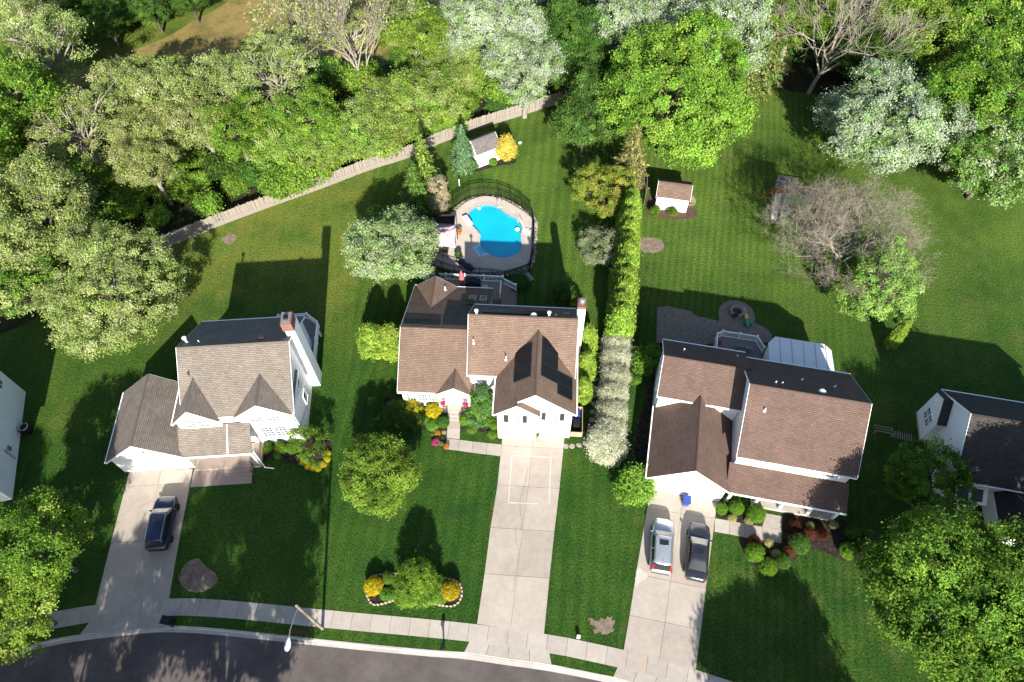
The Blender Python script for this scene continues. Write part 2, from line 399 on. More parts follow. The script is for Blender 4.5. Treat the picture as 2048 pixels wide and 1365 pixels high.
KERB = [(-420, 1490), (-220, 1395), (-60, 1330), (0, 1310), (54.7, 1292), (113, 1277), (164, 1269), (219, 1262), (307.6, 1252.7), (376, 1253), (444, 1258), (512, 1265), (564, 1270.5), (632, 1278), (740, 1289), (859, 1300), (927, 1305), (1019, 1318), (1103, 1330), (1219, 1353), (1320, 1378), (1480, 1420), (1700, 1488), (2000, 1600), (2400, 1770)]
kl = resample(polyline(KERB), .5); kn = normals(kl)
W0, W1 = kl[0], kl[-1]
lawn_pts = [(p.x, p.y) for p in kl] + [(400, W1.y - 20), (400, 500), (-400, 500), (-400, W0.y - 20)]
o = extrude_poly('lawn', lawn_pts, -.6, 0, M['lawn']); tag(o, kind='structure')
road_pts = [(p.x - n.x * .34, p.y - n.y * .34) for p, n in zip(kl, kn)] + [(400, W1.y - 30), (400, -300), (-400, -300), (-400, W0.y - 30)]
o = extrude_poly('road', road_pts, -.6, -.12, M['asphalt']); tag(o, kind='structure')
def in_px(p, a, b):
    return a < p.x < b
DA = [(G(150, 1268).x, G(338, 1255).x), (G(926, 1305).x, G(1106, 1330).x), (G(1228, 1356).x, G(1420, 1380).x)]
kerb = empty('kerb'); tag(kerb, kind='structure')
step = 5
for i in range(0, len(kl) - step, step):
    V, F = [], []
    for j in range(i, i + step + 1):
        p, n = kl[j], kn[j]
        lowk = 1 if any(a - .6 < p.x < b + .6 for a, b in DA) else 0
        for q in DA:
            for e in q:
                if abs(p.x - e) < .6: lowk = .5
        zt = .015 - .085 * lowk
        e = .004 if j == i + step else 0
        d = (kl[min(j + 1, len(kl) - 1)] - kl[max(j - 1, 0)]).normalized() * e
        for off, z in ((-.002, -.3), (-.002, .012 - .012 * lowk), (-.03, zt), (-.15, zt), (-.19, -.1 + .02 * lowk), (-.45, -.108), (-.45, -.3)):
            V.append((p.x + n.x * off - d.x, p.y + n.y * off - d.y, z))
    m = 7
    for j in range(step):
        for k in range(m - 1): F.append((j * m + k, j * m + k + 1, (j + 1) * m + k + 1, (j + 1) * m + k))
    F.append(tuple(range(m - 1, -1, -1))); F.append(tuple(range(step * m, step * m + m)))
    mesh('kerb_stone', V, [f[::-1] for f in F], M['kerb'], kerb)

def panel(parent, a, b, c, d, mat, z0=0.0, z1=.025, gap=.012, name='slab'):
    P = [Vector(p[:2]) for p in (a, b, c, d)]; m = sum(P, Vector((0, 0))) / 4
    Q = [p + (m - p).normalized() * gap * 1.4 for p in P]
    return extrude_poly(name, Q, z0, z1, mat, parent)
def lerp(a, b, t): return a + (b - a) * t

TOPW = [(-400, 1395), (-200, 1316), (20, 1246), (68, 1234), (164, 1215), (191, 1211), (297, 1201.5), (376, 1198.7), (444, 1201.5), (547, 1211.5), (620, 1219.5), (740, 1231), (843, 1239.5), (953, 1250), (1087, 1271), (1155, 1283), (1259, 1305), (1315, 1320), (1390, 1342), (1500, 1378), (1720, 1448), (2020, 1560), (2400, 1715)]
BOTW = [(-400, 1440), (-205, 1356), (10, 1280), (56, 1265), (164, 1247), (239, 1237), (337, 1230.5), (376, 1230.5), (444, 1234.6), (547, 1243.5), (620, 1251), (740, 1262), (840, 1272), (939, 1283), (1099, 1303.5), (1160, 1316), (1231, 1332), (1281, 1345), (1390, 1376), (1500, 1412), (1712, 1482), (2008, 1594), (2385, 1755)]
tw, bw = resample(polyline(TOPW), .1), resample(polyline(BOTW), .1)
def near(P, p): return min(P, key=lambda q: (q - p).length)
cen = [(p + near(bw, p)) / 2 for p in tw]; cs = resample(cen[::8], 1.52); cn = normals(cs)
HW = .66
o = extrude_poly('sidewalk', [(p.x + n.x * HW, p.y + n.y * HW) for p, n in zip(cs, cn)][::-1] + [(p.x - n.x * HW, p.y - n.y * HW) for p, n in zip(cs, cn)], -.01, .005, M['joint']); tag(o, kind='structure'); sidewalk = o
for i in range(len(cs) - 1):
    a, b = cs[i], cs[i + 1]; na, nb = cn[i] * HW, cn[i + 1] * HW
    panel(sidewalk, a - na, b - nb, b + nb, a + na, M['walk'])

def driveway(rowsL, rowsR, cols, apron=None, name='driveway', z1=.028):
    L = [G(*p) for p in rowsL]; Rr = [G(*p) for p in rowsR]
    base = extrude_poly(name, [(p.x, p.y) for p in L] + [(p.x, p.y) for p in Rr[::-1]], -.01, .006, M['joint']); tag(base, kind='structure')
    for i in range(len(L) - 1):
        for k in range(cols):
            s, e = k / cols, (k + 1) / cols
            panel(base, lerp(L[i + 1], Rr[i + 1], s), lerp(L[i + 1], Rr[i + 1], e), lerp(L[i], Rr[i], e), lerp(L[i], Rr[i], s), M['concrete'], z1=z1)
    if apron:
        aL, aR, bL, bR, n = apron; aL, aR, bL, bR = G(*aL), G(*aR), G(*bL), G(*bR)
        for k in range(n): panel(base, lerp(bL, bR, k / n), lerp(bL, bR, (k + 1) / n), lerp(aL, aR, (k + 1) / n), lerp(aL, aR, k / n), M['walk'], z1=.02, name='apron_slab')
    return base
drive1 = driveway([(258, 945), (251, 974), (222, 1087), (191, 1210)], [(386, 938), (381, 966.6), (359, 1078), (338, 1200)], 2, ((180, 1243), (335, 1227), (160, 1269), (332, 1253.5), 3))
drive2 = driveway([(1006, 866), (1003, 892), (995, 970), (981, 1055.5), (969, 1148), (954, 1248.5)], [(1129.5, 872), (1127, 898), (1119, 978), (1109, 1063.5), (1099, 1157), (1088, 1270)], 2, ((941, 1279), (1098, 1300), (928, 1305), (1103, 1329), 4))
drive3 = driveway([(1301, 978), (1294, 1018), (1272, 1148), (1259, 1231), (1247, 1301)], [(1436, 1000), (1430, 1037), (1411.7, 1178), (1402, 1260), (1391, 1342)], 2, ((1237, 1330), (1395, 1374), (1226, 1355), (1390, 1398), 4))

# marks on the driveways: white painted court outline, hairline cracks, rust stain, salt stain
def strip(name, px, w, mat, parent, z=.031, t=.003):
    P = [G(u, v) for u, v in px]; N = normals(P); h = w / 2
    return extrude_poly(name, [(p.x + n.x * h, p.y + n.y * h) for p, n in zip(P, N)] + [(p.x - n.x * h, p.y - n.y * h) for p, n in zip(P[::-1], N[::-1])], z - t, z, mat, parent)
M['chalk'] = plain('faded_white_paint', (.535, .5, .455), .9, .25, 4)
M['crack'] = plain('crack', (.14, .115, .095), .95)
for a, b in (((1024, 911.5), (1102.5, 915.5)), ((1102, 916.5), (1098, 1010)), ((1017.5, 1006), (1076, 1008)), ((1023.5, 912.5), (1017, 1005))): strip('painted_line', [a, b], .08, M['chalk'], drive2)
strip('crack', [(1056, 935), (1052, 960), (1045, 985), (1040, 1000), (1040, 1020), (1044, 1045), (1041, 1062)], .025, M['crack'], drive2)
strip('crack', [(1030, 1058), (1032, 1080), (1038, 1100), (1034, 1130), (1029, 1160), (1026, 1185)], .025, M['crack'], drive2)
strip('crack', [(278, 1016), (300, 1004), (335, 1000)], .025, M['crack'], drive1)
M['rust_stain'] = ground_mat('rust_stained_concrete', [(.3, (.42, .37, .32)), (.5, (.43, .36, .29)), (.7, (.43, .3, .19))], 1.5, .004, 20)
M['salt'] = ground_mat('pale_stained_concrete', [(.3, (.44, .4, .35)), (.6, (.54, .51, .47))], 2, .004, 14)
def blob(px, n=40, jit=.12, seed=1, z=0, sub=4):
    rr = random.Random(seed); P = [G(u, v) for u, v in px]; P = P + [P[0]]
    Q = resample(P, max(.12, sum((a - b).length for a, b in zip(P, P[1:])) / n))
    return [(q.x + rr.uniform(-jit, jit), q.y + rr.uniform(-jit, jit)) for q in Q[:-1]]
extrude_poly('rust_stain', blob([(1252, 1308), (1284, 1318), (1290, 1334), (1276, 1340), (1280, 1325), (1262, 1318)], 30, .03, 3), .026, .0285, M['rust_stain'], drive3)
extrude_poly('pale_stain', blob([(1272, 1145), (1278, 1136), (1295, 1152), (1280, 1165), (1270, 1172)], 24, .05, 4), .026, .032, M['salt'], drive3)

# front walks
def walk(name, quads, mat=None):
    base = tag(empty(name), kind='structure')
    for q in quads: panel(base, *[G(*p) for p in q], mat or M['walk'], 0, .03)
    return base
walk('front_walk', [((893.5, 876), (919.5, 879), (920.5, 858), (894.5, 856)), ((894.5, 856), (920.5, 858), (921.5, 836), (896, 834)),
     ((892, 899), (917, 902), (919, 880), (893, 877)), ((917, 902), (944, 906), (946, 883.5), (919, 880)), ((944, 906), (972, 909.5), (974, 886.5), (946, 883.5)), ((972, 909.5), (1001, 913), (1003, 889.5), (974, 886.5))])
walk('front_walk', [((1428.5, 1064), (1458, 1069), (1460, 1042), (1430, 1037)), ((1458, 1069), (1488, 1075), (1490, 1048), (1460, 1042)), ((1488, 1075), (1524, 1081), (1524, 1054), (1490, 1048)),
     ((1524, 1081), (1562.5, 1087), (1563, 1060), (1524, 1054)), ((1524, 1054), (1563, 1060), (1564.5, 1033), (1532, 1027))])

# beds, bare patches, meadow and woodland floor
def patch(name, px, mat, z=.02, jit=.08, seed=1, n=60, mound=0):
    P = blob(px, n, jit, seed)
    if not mound:
        o = extrude_poly(name, P, -.05, z, mat)
    else:
        c = Vector((sum(p[0] for p in P) / len(P), sum(p[1] for p in P) / len(P))); rr = random.Random(seed)
        V, F, m, K = [], [], len(P), 6
        for k in range(K):
            s = 1 - k / K
            for p in P: V.append((c.x + (p[0] - c.x) * s + rr.uniform(-.04, .04) * (k > 0), c.y + (p[1] - c.y) * s + rr.uniform(-.04, .04) * (k > 0), z + mound * (1 - s * s) + (rr.uniform(-.03, .03) if 0 < k else -.03)))
        V.append((c.x, c.y, z + mound))
        for k in range(K - 1):
            for i in range(m): F.append((k * m + i, k * m + (i + 1) % m, (k + 1) * m + (i + 1) % m, (k + 1) * m + i))
        for i in range(m): F.append(((K - 1) * m + i, (K - 1) * m + (i + 1) % m, K * m))
        o = mesh(name, V, F, mat)
    return tag(o, kind='structure')
patch('mulch_bed', [(770, 795), (800, 800), (855, 815), (893, 828), (894, 860), (892, 897), (880, 893), (862, 880), (858, 862), (830, 850), (780, 840), (768, 815)], M['mulch'], seed=5)
patch('mulch_bed', [(922, 832), (1003, 838), (1006, 878), (990, 878), (975, 866), (922, 858)], M['mulch'], seed=6)
patch('mulch_bed', [(730, 1178), (736, 1160), (760, 1150), (790, 1148), (812, 1150), (860, 1150), (895, 1158), (918, 1166), (924, 1184), (918, 1204), (900, 1213), (868, 1208), (835, 1196), (802, 1198), (765, 1208), (745, 1208), (734, 1194)], M['mulch'], seed=7, jit=.02)
patch('mulch_bed', [(520, 888), (600, 876), (655, 880), (661, 905), (652, 932), (630, 941), (604, 932), (560, 922), (524, 915)], M['mulch'], seed=8, jit=.05)
patch('mulch_bed', [(1494, 1022), (1530, 1030), (1525, 1050), (1436, 1035), (1440, 1008)], M['mulch'], seed=9, jit=.02)
patch('mulch_bed', [(1480, 1078), (1500, 1076), (1563, 1088), (1566, 1030), (1660, 1046), (1690, 1040), (1735, 1080), (1738, 1110), (1700, 1125), (1660, 1110), (1612, 1100), (1580, 1130), (1550, 1146), (1520, 1140), (1492, 1120)], M['mulch'], seed=10, jit=.06)
patch('mulch_bed', [(906, 322), (930, 318), (1000, 318), (1028, 310), (1030, 326), (1000, 332), (960, 342), (940, 344), (912, 336)], M['mulch'], seed=11)
patch('mulch_bed', [(1290, 405), (1300, 395), (1370, 400), (1390, 415), (1394, 430), (1375, 439), (1330, 437), (1300, 430)], M['mulch_old'], seed=12)
patch('mulch_bed', [(1292, 800), (1318, 690), (1330, 700), (1302, 860), (1298, 920), (1278, 930), (1270, 880)], M['mulch'], seed=13)
patch('dirt_patch', [(356, 1158), (368, 1130), (394, 1116), (412, 1132), (434, 1150), (432, 1170), (398, 1186), (366, 1178)], M['dirt'], .015, .05, 14, mound=.16)
patch('dirt_patch', [(1278, 478), (1300, 475), (1324, 482), (1326, 498), (1308, 506), (1280, 500)], M['dirt'], .006, .12, 15)
patch('dirt_patch', [(1178, 1236), (1200, 1240), (1222, 1236), (1228, 1258), (1212, 1268), (1195, 1266), (1186, 1252)], M['dirt'], .004, .16, 16)
patch('dirt_patch', [(440, 478), (462, 468), (474, 476), (458, 490)], M['dirt'], .005, .14, 17)
patch('meadow', [(-200, 180), (60, 175), (180, 130), (300, 90), (470, -10), (520, -160), (1200, -300), (1150, -20), (900, 60), (640, 130), (330, 110), (240, 140), (60, 220), (-200, 260)], M['meadow'], .01, .5, 18, 90)
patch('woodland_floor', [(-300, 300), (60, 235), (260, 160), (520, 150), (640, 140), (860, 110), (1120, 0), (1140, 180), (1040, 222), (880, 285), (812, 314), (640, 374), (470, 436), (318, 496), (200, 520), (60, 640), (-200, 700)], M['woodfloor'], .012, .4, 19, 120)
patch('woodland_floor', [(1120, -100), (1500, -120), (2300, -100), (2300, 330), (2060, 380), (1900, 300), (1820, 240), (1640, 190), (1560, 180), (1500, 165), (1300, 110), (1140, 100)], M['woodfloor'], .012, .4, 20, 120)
patch('worn_path', [(1815, 1005), (1860, 1025), (1900, 1040), (1925, 1052), (1895, 1050), (1850, 1030)], M['dirt'], .008, .05, 21)
# ---------------------------------------------------------------- houses
class House:
    def __init__(s, name, loc, deg, label, cat='house', group=None):
        s.e = empty(name, loc, R(deg), label, cat, group)
    def gable(s, x0, x1, y0, y1, ze, zr, axis, mat, oh=.3, eh=.3, wall=None, z0=0.0, t=.14, gutter=True, rake=True, walls=True, ends=(True, True)):
        """Gabled block. Wall box x0..x1,y0..y1; ridge along axis; ze roof height above the wall line, zr ridge height; oh gable overhang, eh eave overhang."""
        if axis == 'x':
            c = (y0 + y1) / 2; hw = (y1 - y0) / 2; sl = (zr - ze) / hw; a0, a1 = x0 - oh, x1 + oh
            P = lambda a, b, z: (a, b, z)
        else:
            c = (x0 + x1) / 2; hw = (x1 - x0) / 2; sl = (zr - ze) / hw; a0, a1 = y0 - oh, y1 + oh
            P = lambda a, b, z: (b, a, z)
        w0, w1 = (x0, x1) if axis == 'x' else (y0, y1)
        if walls:
            V = []
            for a in (w0, w1):
                for b, z in ((c - hw, z0), (c + hw, z0), (c + hw, ze - t * 1.05), (c, zr - t * 1.25), (c - hw, ze - t * 1.05)): V.append(P(a, b, z))
            F = [(0, 1, 2, 3, 4), (9, 8, 7, 6, 5)] + [(i, i + 5, (i + 1) % 5 + 5, (i + 1) % 5) for i in range(5)]
            o = mesh('wall', V, F, wall or M['siding'], s.e); flipfix(o)
        be = hw + eh; zee = ze - sl * eh
        for sg in (-1, 1):
            slab('roof_slope', [P(a0, c, zr), P(a1, c, zr), P(a1, c + sg * be, zee), P(a0, c + sg * be, zee)], t, mat, s.e)
            if gutter:
                V, F = [], []
                for a in (a0, a1):
                    for b, z in ((be + .004, zee - .02), (be + .1, zee - .02), (be + .1, zee - .12), (be + .004, zee - .15)): V.append(P(a, c + sg * b, z))
                F = [(0, 1, 2, 3), (7, 6, 5, 4)] + [(i, i + 4, (i + 1) % 4 + 4, (i + 1) % 4) for i in range(4)]
                flipfix(mesh('gutter', V, F, M['trim'], s.e))
            if rake:
                for a, d, on in ((a0, -1, ends[0]), (a1, 1, ends[1])):
                    if not on: continue
                    V = []
                    for aa in (a + d * .003, a + d * .03):
                        for b, z in ((0, zr - .01), (be, zee - .01), (be, zee - .2), (0, zr - .2)): V.append(P(aa, c + sg * b, z))
                    flipfix(mesh('rake_board', V, [(0, 1, 2, 3), (7, 6, 5, 4)] + [(i, i + 4, (i + 1) % 4 + 4, (i + 1) % 4) for i in range(4)], M['trim'], s.e))
        # ridge cap
        V = []
        for a in (a0, a1):
            for b, z in ((-.11, zr - .11 * sl + .008), (0, zr + .01), (.11, zr - .11 * sl + .008), (.11, zr - .11 * sl - .02), (0, zr - .03), (-.11, zr - .11 * sl - .02)): V.append(P(a, c + b, z))
        flipfix(mesh('ridge_cap', V, [(0, 1, 2, 3, 4, 5), (11, 10, 9, 8, 7, 6)] + [(i, i + 6, (i + 1) % 6 + 6, (i + 1) % 6) for i in range(6)], mat, s.e))
        return sl
    def wallbox(s, *b, mat=None, name='wall'): return box(name, *b, mat or M['siding'], s.e)
    def window(s, face, c, z, w, h, at, nx=2, ny=2, sash=True, shutters=False, frame=None, grid=True):
        """face: 'f' (-y), 'b' (+y), 'l' (-x), 'r' (+x); c centre along the wall, at the wall plane."""
        if face in 'fb':
            sg = -1 if face == 'f' else 1; fn = lambda a, b, q: (c + a, at + sg * b, z + q)
        else:
            sg = -1 if face == 'l' else 1; fn = lambda a, b, q: (at + sg * b, c + a, z + q)
        hw, hh, fw = w / 2, h / 2, .08
        L = [(-hw - fw, hw + fw, -.02, .07, hh, hh + fw), (-hw - fw - .04, hw + fw + .04, -.02, .1, -hh - fw, -hh), (-hw - fw, -hw, -.02, .07, -hh, hh), (hw, hw + fw, -.02, .07, -hh, hh)]
        if sash: L.append((-hw, hw, -.02, .045, -.035, .035))
        if grid:
            for i in range(1, nx): q = -hw + w * i / nx; L.append((q - .02, q + .02, -.02, .04, -hh, hh))
            for i in range(1, ny): q = -hh + h * i / ny; L.append((-hw, hw, -.02, .038, q - .02, q + .02))
        f = boxes('window', L, frame or M['trim'], s.e, fn=fn); flipfix(f)
        flipfix(boxes('pane', [(-hw, hw, -.03, .02, -hh, hh)], M['glass'], f, fn=fn))
        if shutters:
            for q in (-1, 1):
                a = q * (hw + fw + .06); b = q * (hw + fw + .46)
                flipfix(boxes('shutter', [(min(a, b), max(a, b), -.02, .05, -hh - .05, hh + .08)], M['shutter'], s.e, fn=fn))
        return f
    def garage_door(s, c, w, h, at, rows=4, cols=8):
        d = box('garage_door', c - w / 2, c + w / 2, at - .03, at + .05, .03, h, M['trim'], s.e)
        for r in range(rows):
            for k in range(cols):
                x0 = c - w / 2 + w * k / cols + .06; x1 = c - w / 2 + w * (k + 1) / cols - .06; z0 = .03 + (h - .03) * r / rows + .06; z1 = .03 + (h - .03) * (r + 1) / rows - .06
                box('door_panel', x0, x1, at - .045, at - .031, z0, z1, M['trim'], d)
        boxes('door_frame', [(c - w / 2 - .12, c - w / 2, at - .05, at + .03, 0, h + .12), (c + w / 2, c + w / 2 + .12, at - .05, at + .03, 0, h + .12), (c - w / 2, c + w / 2, at - .05, at + .03, h, h + .12)], M['trim'], s.e)
    def door(s, c, z, w, h, at, mat):
        d = box('door', c - w / 2, c + w / 2, at - .04, at + .02, z, z + h, mat, s.e)
        box('door_handle', c + w / 2 - .14, c + w / 2 - .09, at - .09, at - .04, z + .95, z + 1.1, M['metal'], d)
    def pipe(s, x, y, z, h, r=.06, mat=None, cap=False):
        prof = [(r * 2.4, -.1), (r * 1.6, .05), (r, .07), (r, h)] + ([(r * 2, h), (r * 2, h + .12), (r * .6, h + .18)] if cap else [])
        return lathe('vent_pipe', prof, mat or M['pvc'], s.e, 10, loc=(x, y, z))
    def railing(s, pts, zf, h=.95, mat=None, gap=.13, post=.1):
        mat = mat or M['trim']; P = [Vector((*p, zf)) for p in pts]
        for a, b in zip(P, P[1:]):
            L = (b - a).length; n = max(1, round(L / 1.9)); d = (b - a) / L; ang = math.atan2(d.y, d.x)
            for nm, z0, z1, w in (('top_rail', h - .07, h, .09), ('bottom_rail', .1, .16, .06)):
                box(nm, .0, L, -w / 2, w / 2, z0, z1, mat, s.e, loc=a, rz=ang)
            k = int(L / gap)
            bm = None
            for i in range(1, k):
                if bm is None:
                    o = box('baluster', -.02, .02, -.02, .02, .16, h - .07, mat, s.e, loc=a + d * (L * i / k), rz=ang); bm = o.data
                else: obj('baluster', bm, None, s.e, a + d * (L * i / k), ang)
        seen = set(); pm = None
        for a, b in zip(P, P[1:]):
            L = (b - a).length; n = max(1, round(L / 1.9))
            for i in range(n + 1):
                q = a + (b - a) * i / n; key = (round(q.x, 1), round(q.y, 1))
                if key in seen: continue
                seen.add(key)
                if pm is None: o = boxes('post', [(-post / 2, post / 2, -post / 2, post / 2, -.05, h + .08), (-post * .7, post * .7, -post * .7, post * .7, h + .08, h + .13)], mat, s.e, loc=q); pm = o.data
                else: obj('post', pm, None, s.e, q)

def flipfix(o):
    """Turn faces outward (closed convex-ish meshes)."""
    import bmesh
    bm = bmesh.new(); bm.from_mesh(o.data); bmesh.ops.recalc_face_normals(bm, faces=bm.faces); bm.to_mesh(o.data); bm.free(); return o

def solar(parent, o, du, dv, rows, cols, gap=.02, t=.05, skip=()):
    """Array of panels on a slope: corner o, edge vectors du (across a panel) and dv (up the slope)."""
    o, du, dv = Vector(o), Vector(du), Vector(dv); n = du.cross(dv).normalized()
    if n.z < 0: n = -n
    for r in range(rows):
        for c in range(cols):
            if (r, c) in skip: continue
            a = o + du * c + dv * r; g1, g2 = du.normalized() * gap, dv.normalized() * gap
            Q = [a + g1 + g2, a + du - g1 + g2, a + du + dv - g1 - g2, a + dv + g1 - g2]
            V = [p + n * .06 for p in Q] + [p + n * (.06 + t) for p in Q]
            f = flipfix(mesh('solar_panel', V, [(0, 3, 2, 1), (4, 5, 6, 7), (0, 1, 5, 4), (1, 2, 6, 5), (2, 3, 7, 6), (3, 0, 4, 7)], M['solar_frame'], parent))
            e1, e2 = du.normalized() * .035, dv.normalized() * .035; b = n * (.064 + t)
            mesh('cells', [Q[0] + e1 + e2 + b, Q[1] - e1 + e2 + b, Q[2] - e1 - e2 + b, Q[3] + e1 - e2 + b], [(0, 1, 2, 3)], M['solar'], f)

# ---- house 1: tan roof, left of the middle
h = House('house', (-18.455, 27.40, 0), 3.2, 'white two-storey house with tan shingle roof and brick-topped chimney')
T = M['tan_shingle']; h1 = h
h.gable(-8.6, 0, 0, 9.2, 5.75, 8.95, 'x', T, eh=.28)
h.gable(-9.45, -6.0, -.42, 3.6, 5.65, 7.5, 'y', T, oh=.25, eh=.22, z0=3.2, ends=(True, False))
h.gable(-4.45, -.05, -.24, 3.6, 5.7, 7.5, 'y', T, oh=.25, eh=.25, z0=0, ends=(True, False))
h.gable(-15.6, -9.5, -2.15, 4.0, 3.0, 5.6, 'y', T, eh=.32)
slab('porch_roof', [(-9.75, -2.45, 2.86), (-3.75, -2.45, 2.86), (-3.75, -.25, 4.25), (-9.75, -.25, 4.25)], .14, T, h.e)
box('gutter', -9.4, -3.75, -2.56, -2.455, 2.72, 2.84, M['trim'], h.e)
slab('roof_flashing', [(-5.75, -2.43, 2.895), (-5.66, -2.43, 2.895), (-5.6, -.3, 4.235), (-5.69, -.3, 4.235)], .02, M['trim'], h.e)
for x in (-3.95,): box('porch_post', x - .09, x + .09, -2.3, -2.12, .0, 2.8, M['trim'], h.e)
h.wallbox(-9.3, -4.3, -.1, .02, 0, 4.2)
h.garage_door(-12.5, 4.6, 2.25, -2.15)
h.door(-6.9, .3, 1.0, 2.1, -.1, M['shutter'])
box('soffit_light', -12.5, -12.35, -2.23, -2.16, 3.6, 3.78, M['black'], h.e)
for x in (-8.35, -7.3): h.window('f', x, 5.0, .85, 1.25, -.42, 2, 4)
h.window('f', -5.2, 5.0, .9, .9, 0, 3, 3, sash=False)
for x in (-3.0, -1.6): h.window('f', x, 5.0, .95, 1.3, -.24, 3, 4)
for x in (-2.75, -1.6): h.window('f', x, 2.3, .95, 1.7, -.24, 3, 4)
for z in (4.7, 1.95): h.window('r', 3.2, z, .75, 1.2, 0, 1, 2)
# chimney chase
h.wallbox(.0, .78, 5.35, 6.75, 0, 9.3, name='chimney_chase')
ch = box('chimney', -.12, .78, 5.3, 6.55, 9.302, 10.35, M['brick'], h.e)
box('chimney_cap', -.02, .68, 5.4, 6.45, 10.352, 10.42, M['metal'], ch); box('flue', .15, .5, 5.7, 6.1, 10.42, 10.62, M['black'], ch)
h.pipe(-8.3, 5.35, 8.35, .75, .09, cap=True); h.pipe(-7.3, 5.3, 8.4, .35, .04); h.pipe(-.85, 7.4, 6.95, .25, .05)
h.pipe(-8.0, 2.7, 7.55, .45, .05, M['rust'])
lathe('roof_vent', [(.3, -.2), (.3, .02), (.27, .1), (.1, .16)], M['rust'], h.e, 16, loc=(-2.15, 5.25, 8.5))
# rear deck
d = extrude_poly('deck_floor', [(-3.6, 9.25), (.55, 9.25), (.55, 11.0), (-.5, 12.0), (-3.3, 12.0)], 1.35, 1.5, M['deck_grey'], h.e)
h.railing([(-3.6, 11.6), (-3.2, 12.0), (-.5, 12.0), (.55, 11.0), (.55, 7.2)], 1.5, .95)
box('deck_floor', .02, .6, 7.0, 9.25, 1.35, 1.498, M['deck_grey'], h.e)
for x, y in ((-3.2, 11.8), (-.6, 11.8), (.4, 10.9)): box('deck_post', x - .07, x + .07, y - .07, y + .07, 0, 1.36, M['trim'], h.e)
# porch and stamped patio
por = box('porch_floor', -9.45, -3.7, -2.5, -.26, 0, .3, M['paver_pink'], h.e)
for k in range(2): box('step', -6.9, -4.4, -2.5 - .34 * (k + 1) - .002 * k, -2.502 - .34 * k - .002 * k, 0, .3 - .1 * (k + 1), M['paver_pink'], h.e)
boxes('hand_rail', [(-4.36, -4.3, -3.2, -3.14, 0, .95), (-4.36, -4.3, -2.5, -2.44, .3, 1.2), (-4.35, -4.31, -3.2, -2.45, .88, .93), (-4.35, -4.31, -3.2, -2.45, .4, .44)] + [(-4.345, -4.315, -3.1 + .13 * i, -3.07 + .13 * i, .4, .9) for i in range(5)], M['black'], h.e)
tubes('downspout', [([(-3.62, -2.3, 2.75), (-3.62, -2.3, .3), (-3.4, -2.6, .12), (-2.6, -2.75, .08)], [.05] * 4)], M['trim'], h.e)
tag(extrude_poly('patio', [G(*p).xy for p in ((388, 941), (505, 935), (503, 967), (381, 975))], 0, .035, M['paver_pink']), kind='structure')

# ---- house 2: brown roof with solar panels, in the middle
h = House('house', (4.966, 27.105, 0), -4.0, 'white house with brown shingle roof carrying black solar panels, in the middle'); h2 = h; T = M['brown_shingle']
h.gable(-8.95, 0, 3.4, 10.3, 5.3, 8.8, 'x', T, oh=.18, eh=.3)
sl = h.gable(-6.3, .02, 0, 7.0, 5.2, 8.05, 'y', T, oh=.22, eh=.32, ends=(True, False))
slg = (8.05 - 5.2) / 3.16
# small projecting gable on the garage front
h.gable(-6.3, -2.95, -.38, .0, 5.205, 5.205 + slg * 1.675, 'y', T, oh=.2, eh=.3, ends=(True, False))
# left wing
zl = 6.0; fy, ry = 2.23, 7.1; slf = (zl - 3.0) / (ry - fy)
rs = (6.0 - 2.95) / (14.05 - 7.1)
slab('roof_slope', [(-15.35, fy, 3.0), (-8.9, fy, 3.0), (-8.9, ry, zl), (-15.35, ry, zl)], .14, T, h.e)
slab('roof_slope', [(-15.35, ry, zl), (-7.75, ry, zl), (-7.75, 14.05, 2.95), (-15.35, 14.05, 2.95)], .14, T, h.e)
box('gutter', -15.35, -11.95, fy - .11, fy - .006, 2.84, 2.97, M['trim'], h.e)
box('gutter', -15.35, -7.75, 14.056, 14.15, 2.8, 2.93, M['trim'], h.e)
V = []
for x in (-15.1, -9.0):
    for y, z in ((2.5, 0), (13.8, 0), (13.8, 2.9), (7.1, 5.82), (2.5, 2.98)): V.append((x, y, z))
flipfix(mesh('wall', V, [(0, 1, 2, 3, 4), (9, 8, 7, 6, 5)] + [(i, i + 5, (i + 1) % 5 + 5, (i + 1) % 5) for i in range(5)], M['siding'], h.e))
h.wallbox(-9.0, -7.9, 10.3, 13.8, 0, 2.85)
for y0, z0, y1, z1 in ((fy, 3.0, ry, zl), (ry, zl, 14.05, 2.95)):
    V = [(x, y, z + dz) for x in (-15.38, -15.352) for y, z, dz in ((y0, z0, 0), (y1, z1, 0), (y1, z1, -.2), (y0, z0, -.2))]
    flipfix(mesh('rake_board', V, [(0, 1, 2, 3), (7, 6, 5, 4)] + [(i, i + 4, (i + 1) % 4 + 4, (i + 1) % 4) for i in range(4)], M['trim'], h.e))
h.gable(-15.15, -11.2, 10.0, 13.8, 3.02, 4.62, 'y', T, oh=.2, eh=.28, ends=(False, True))
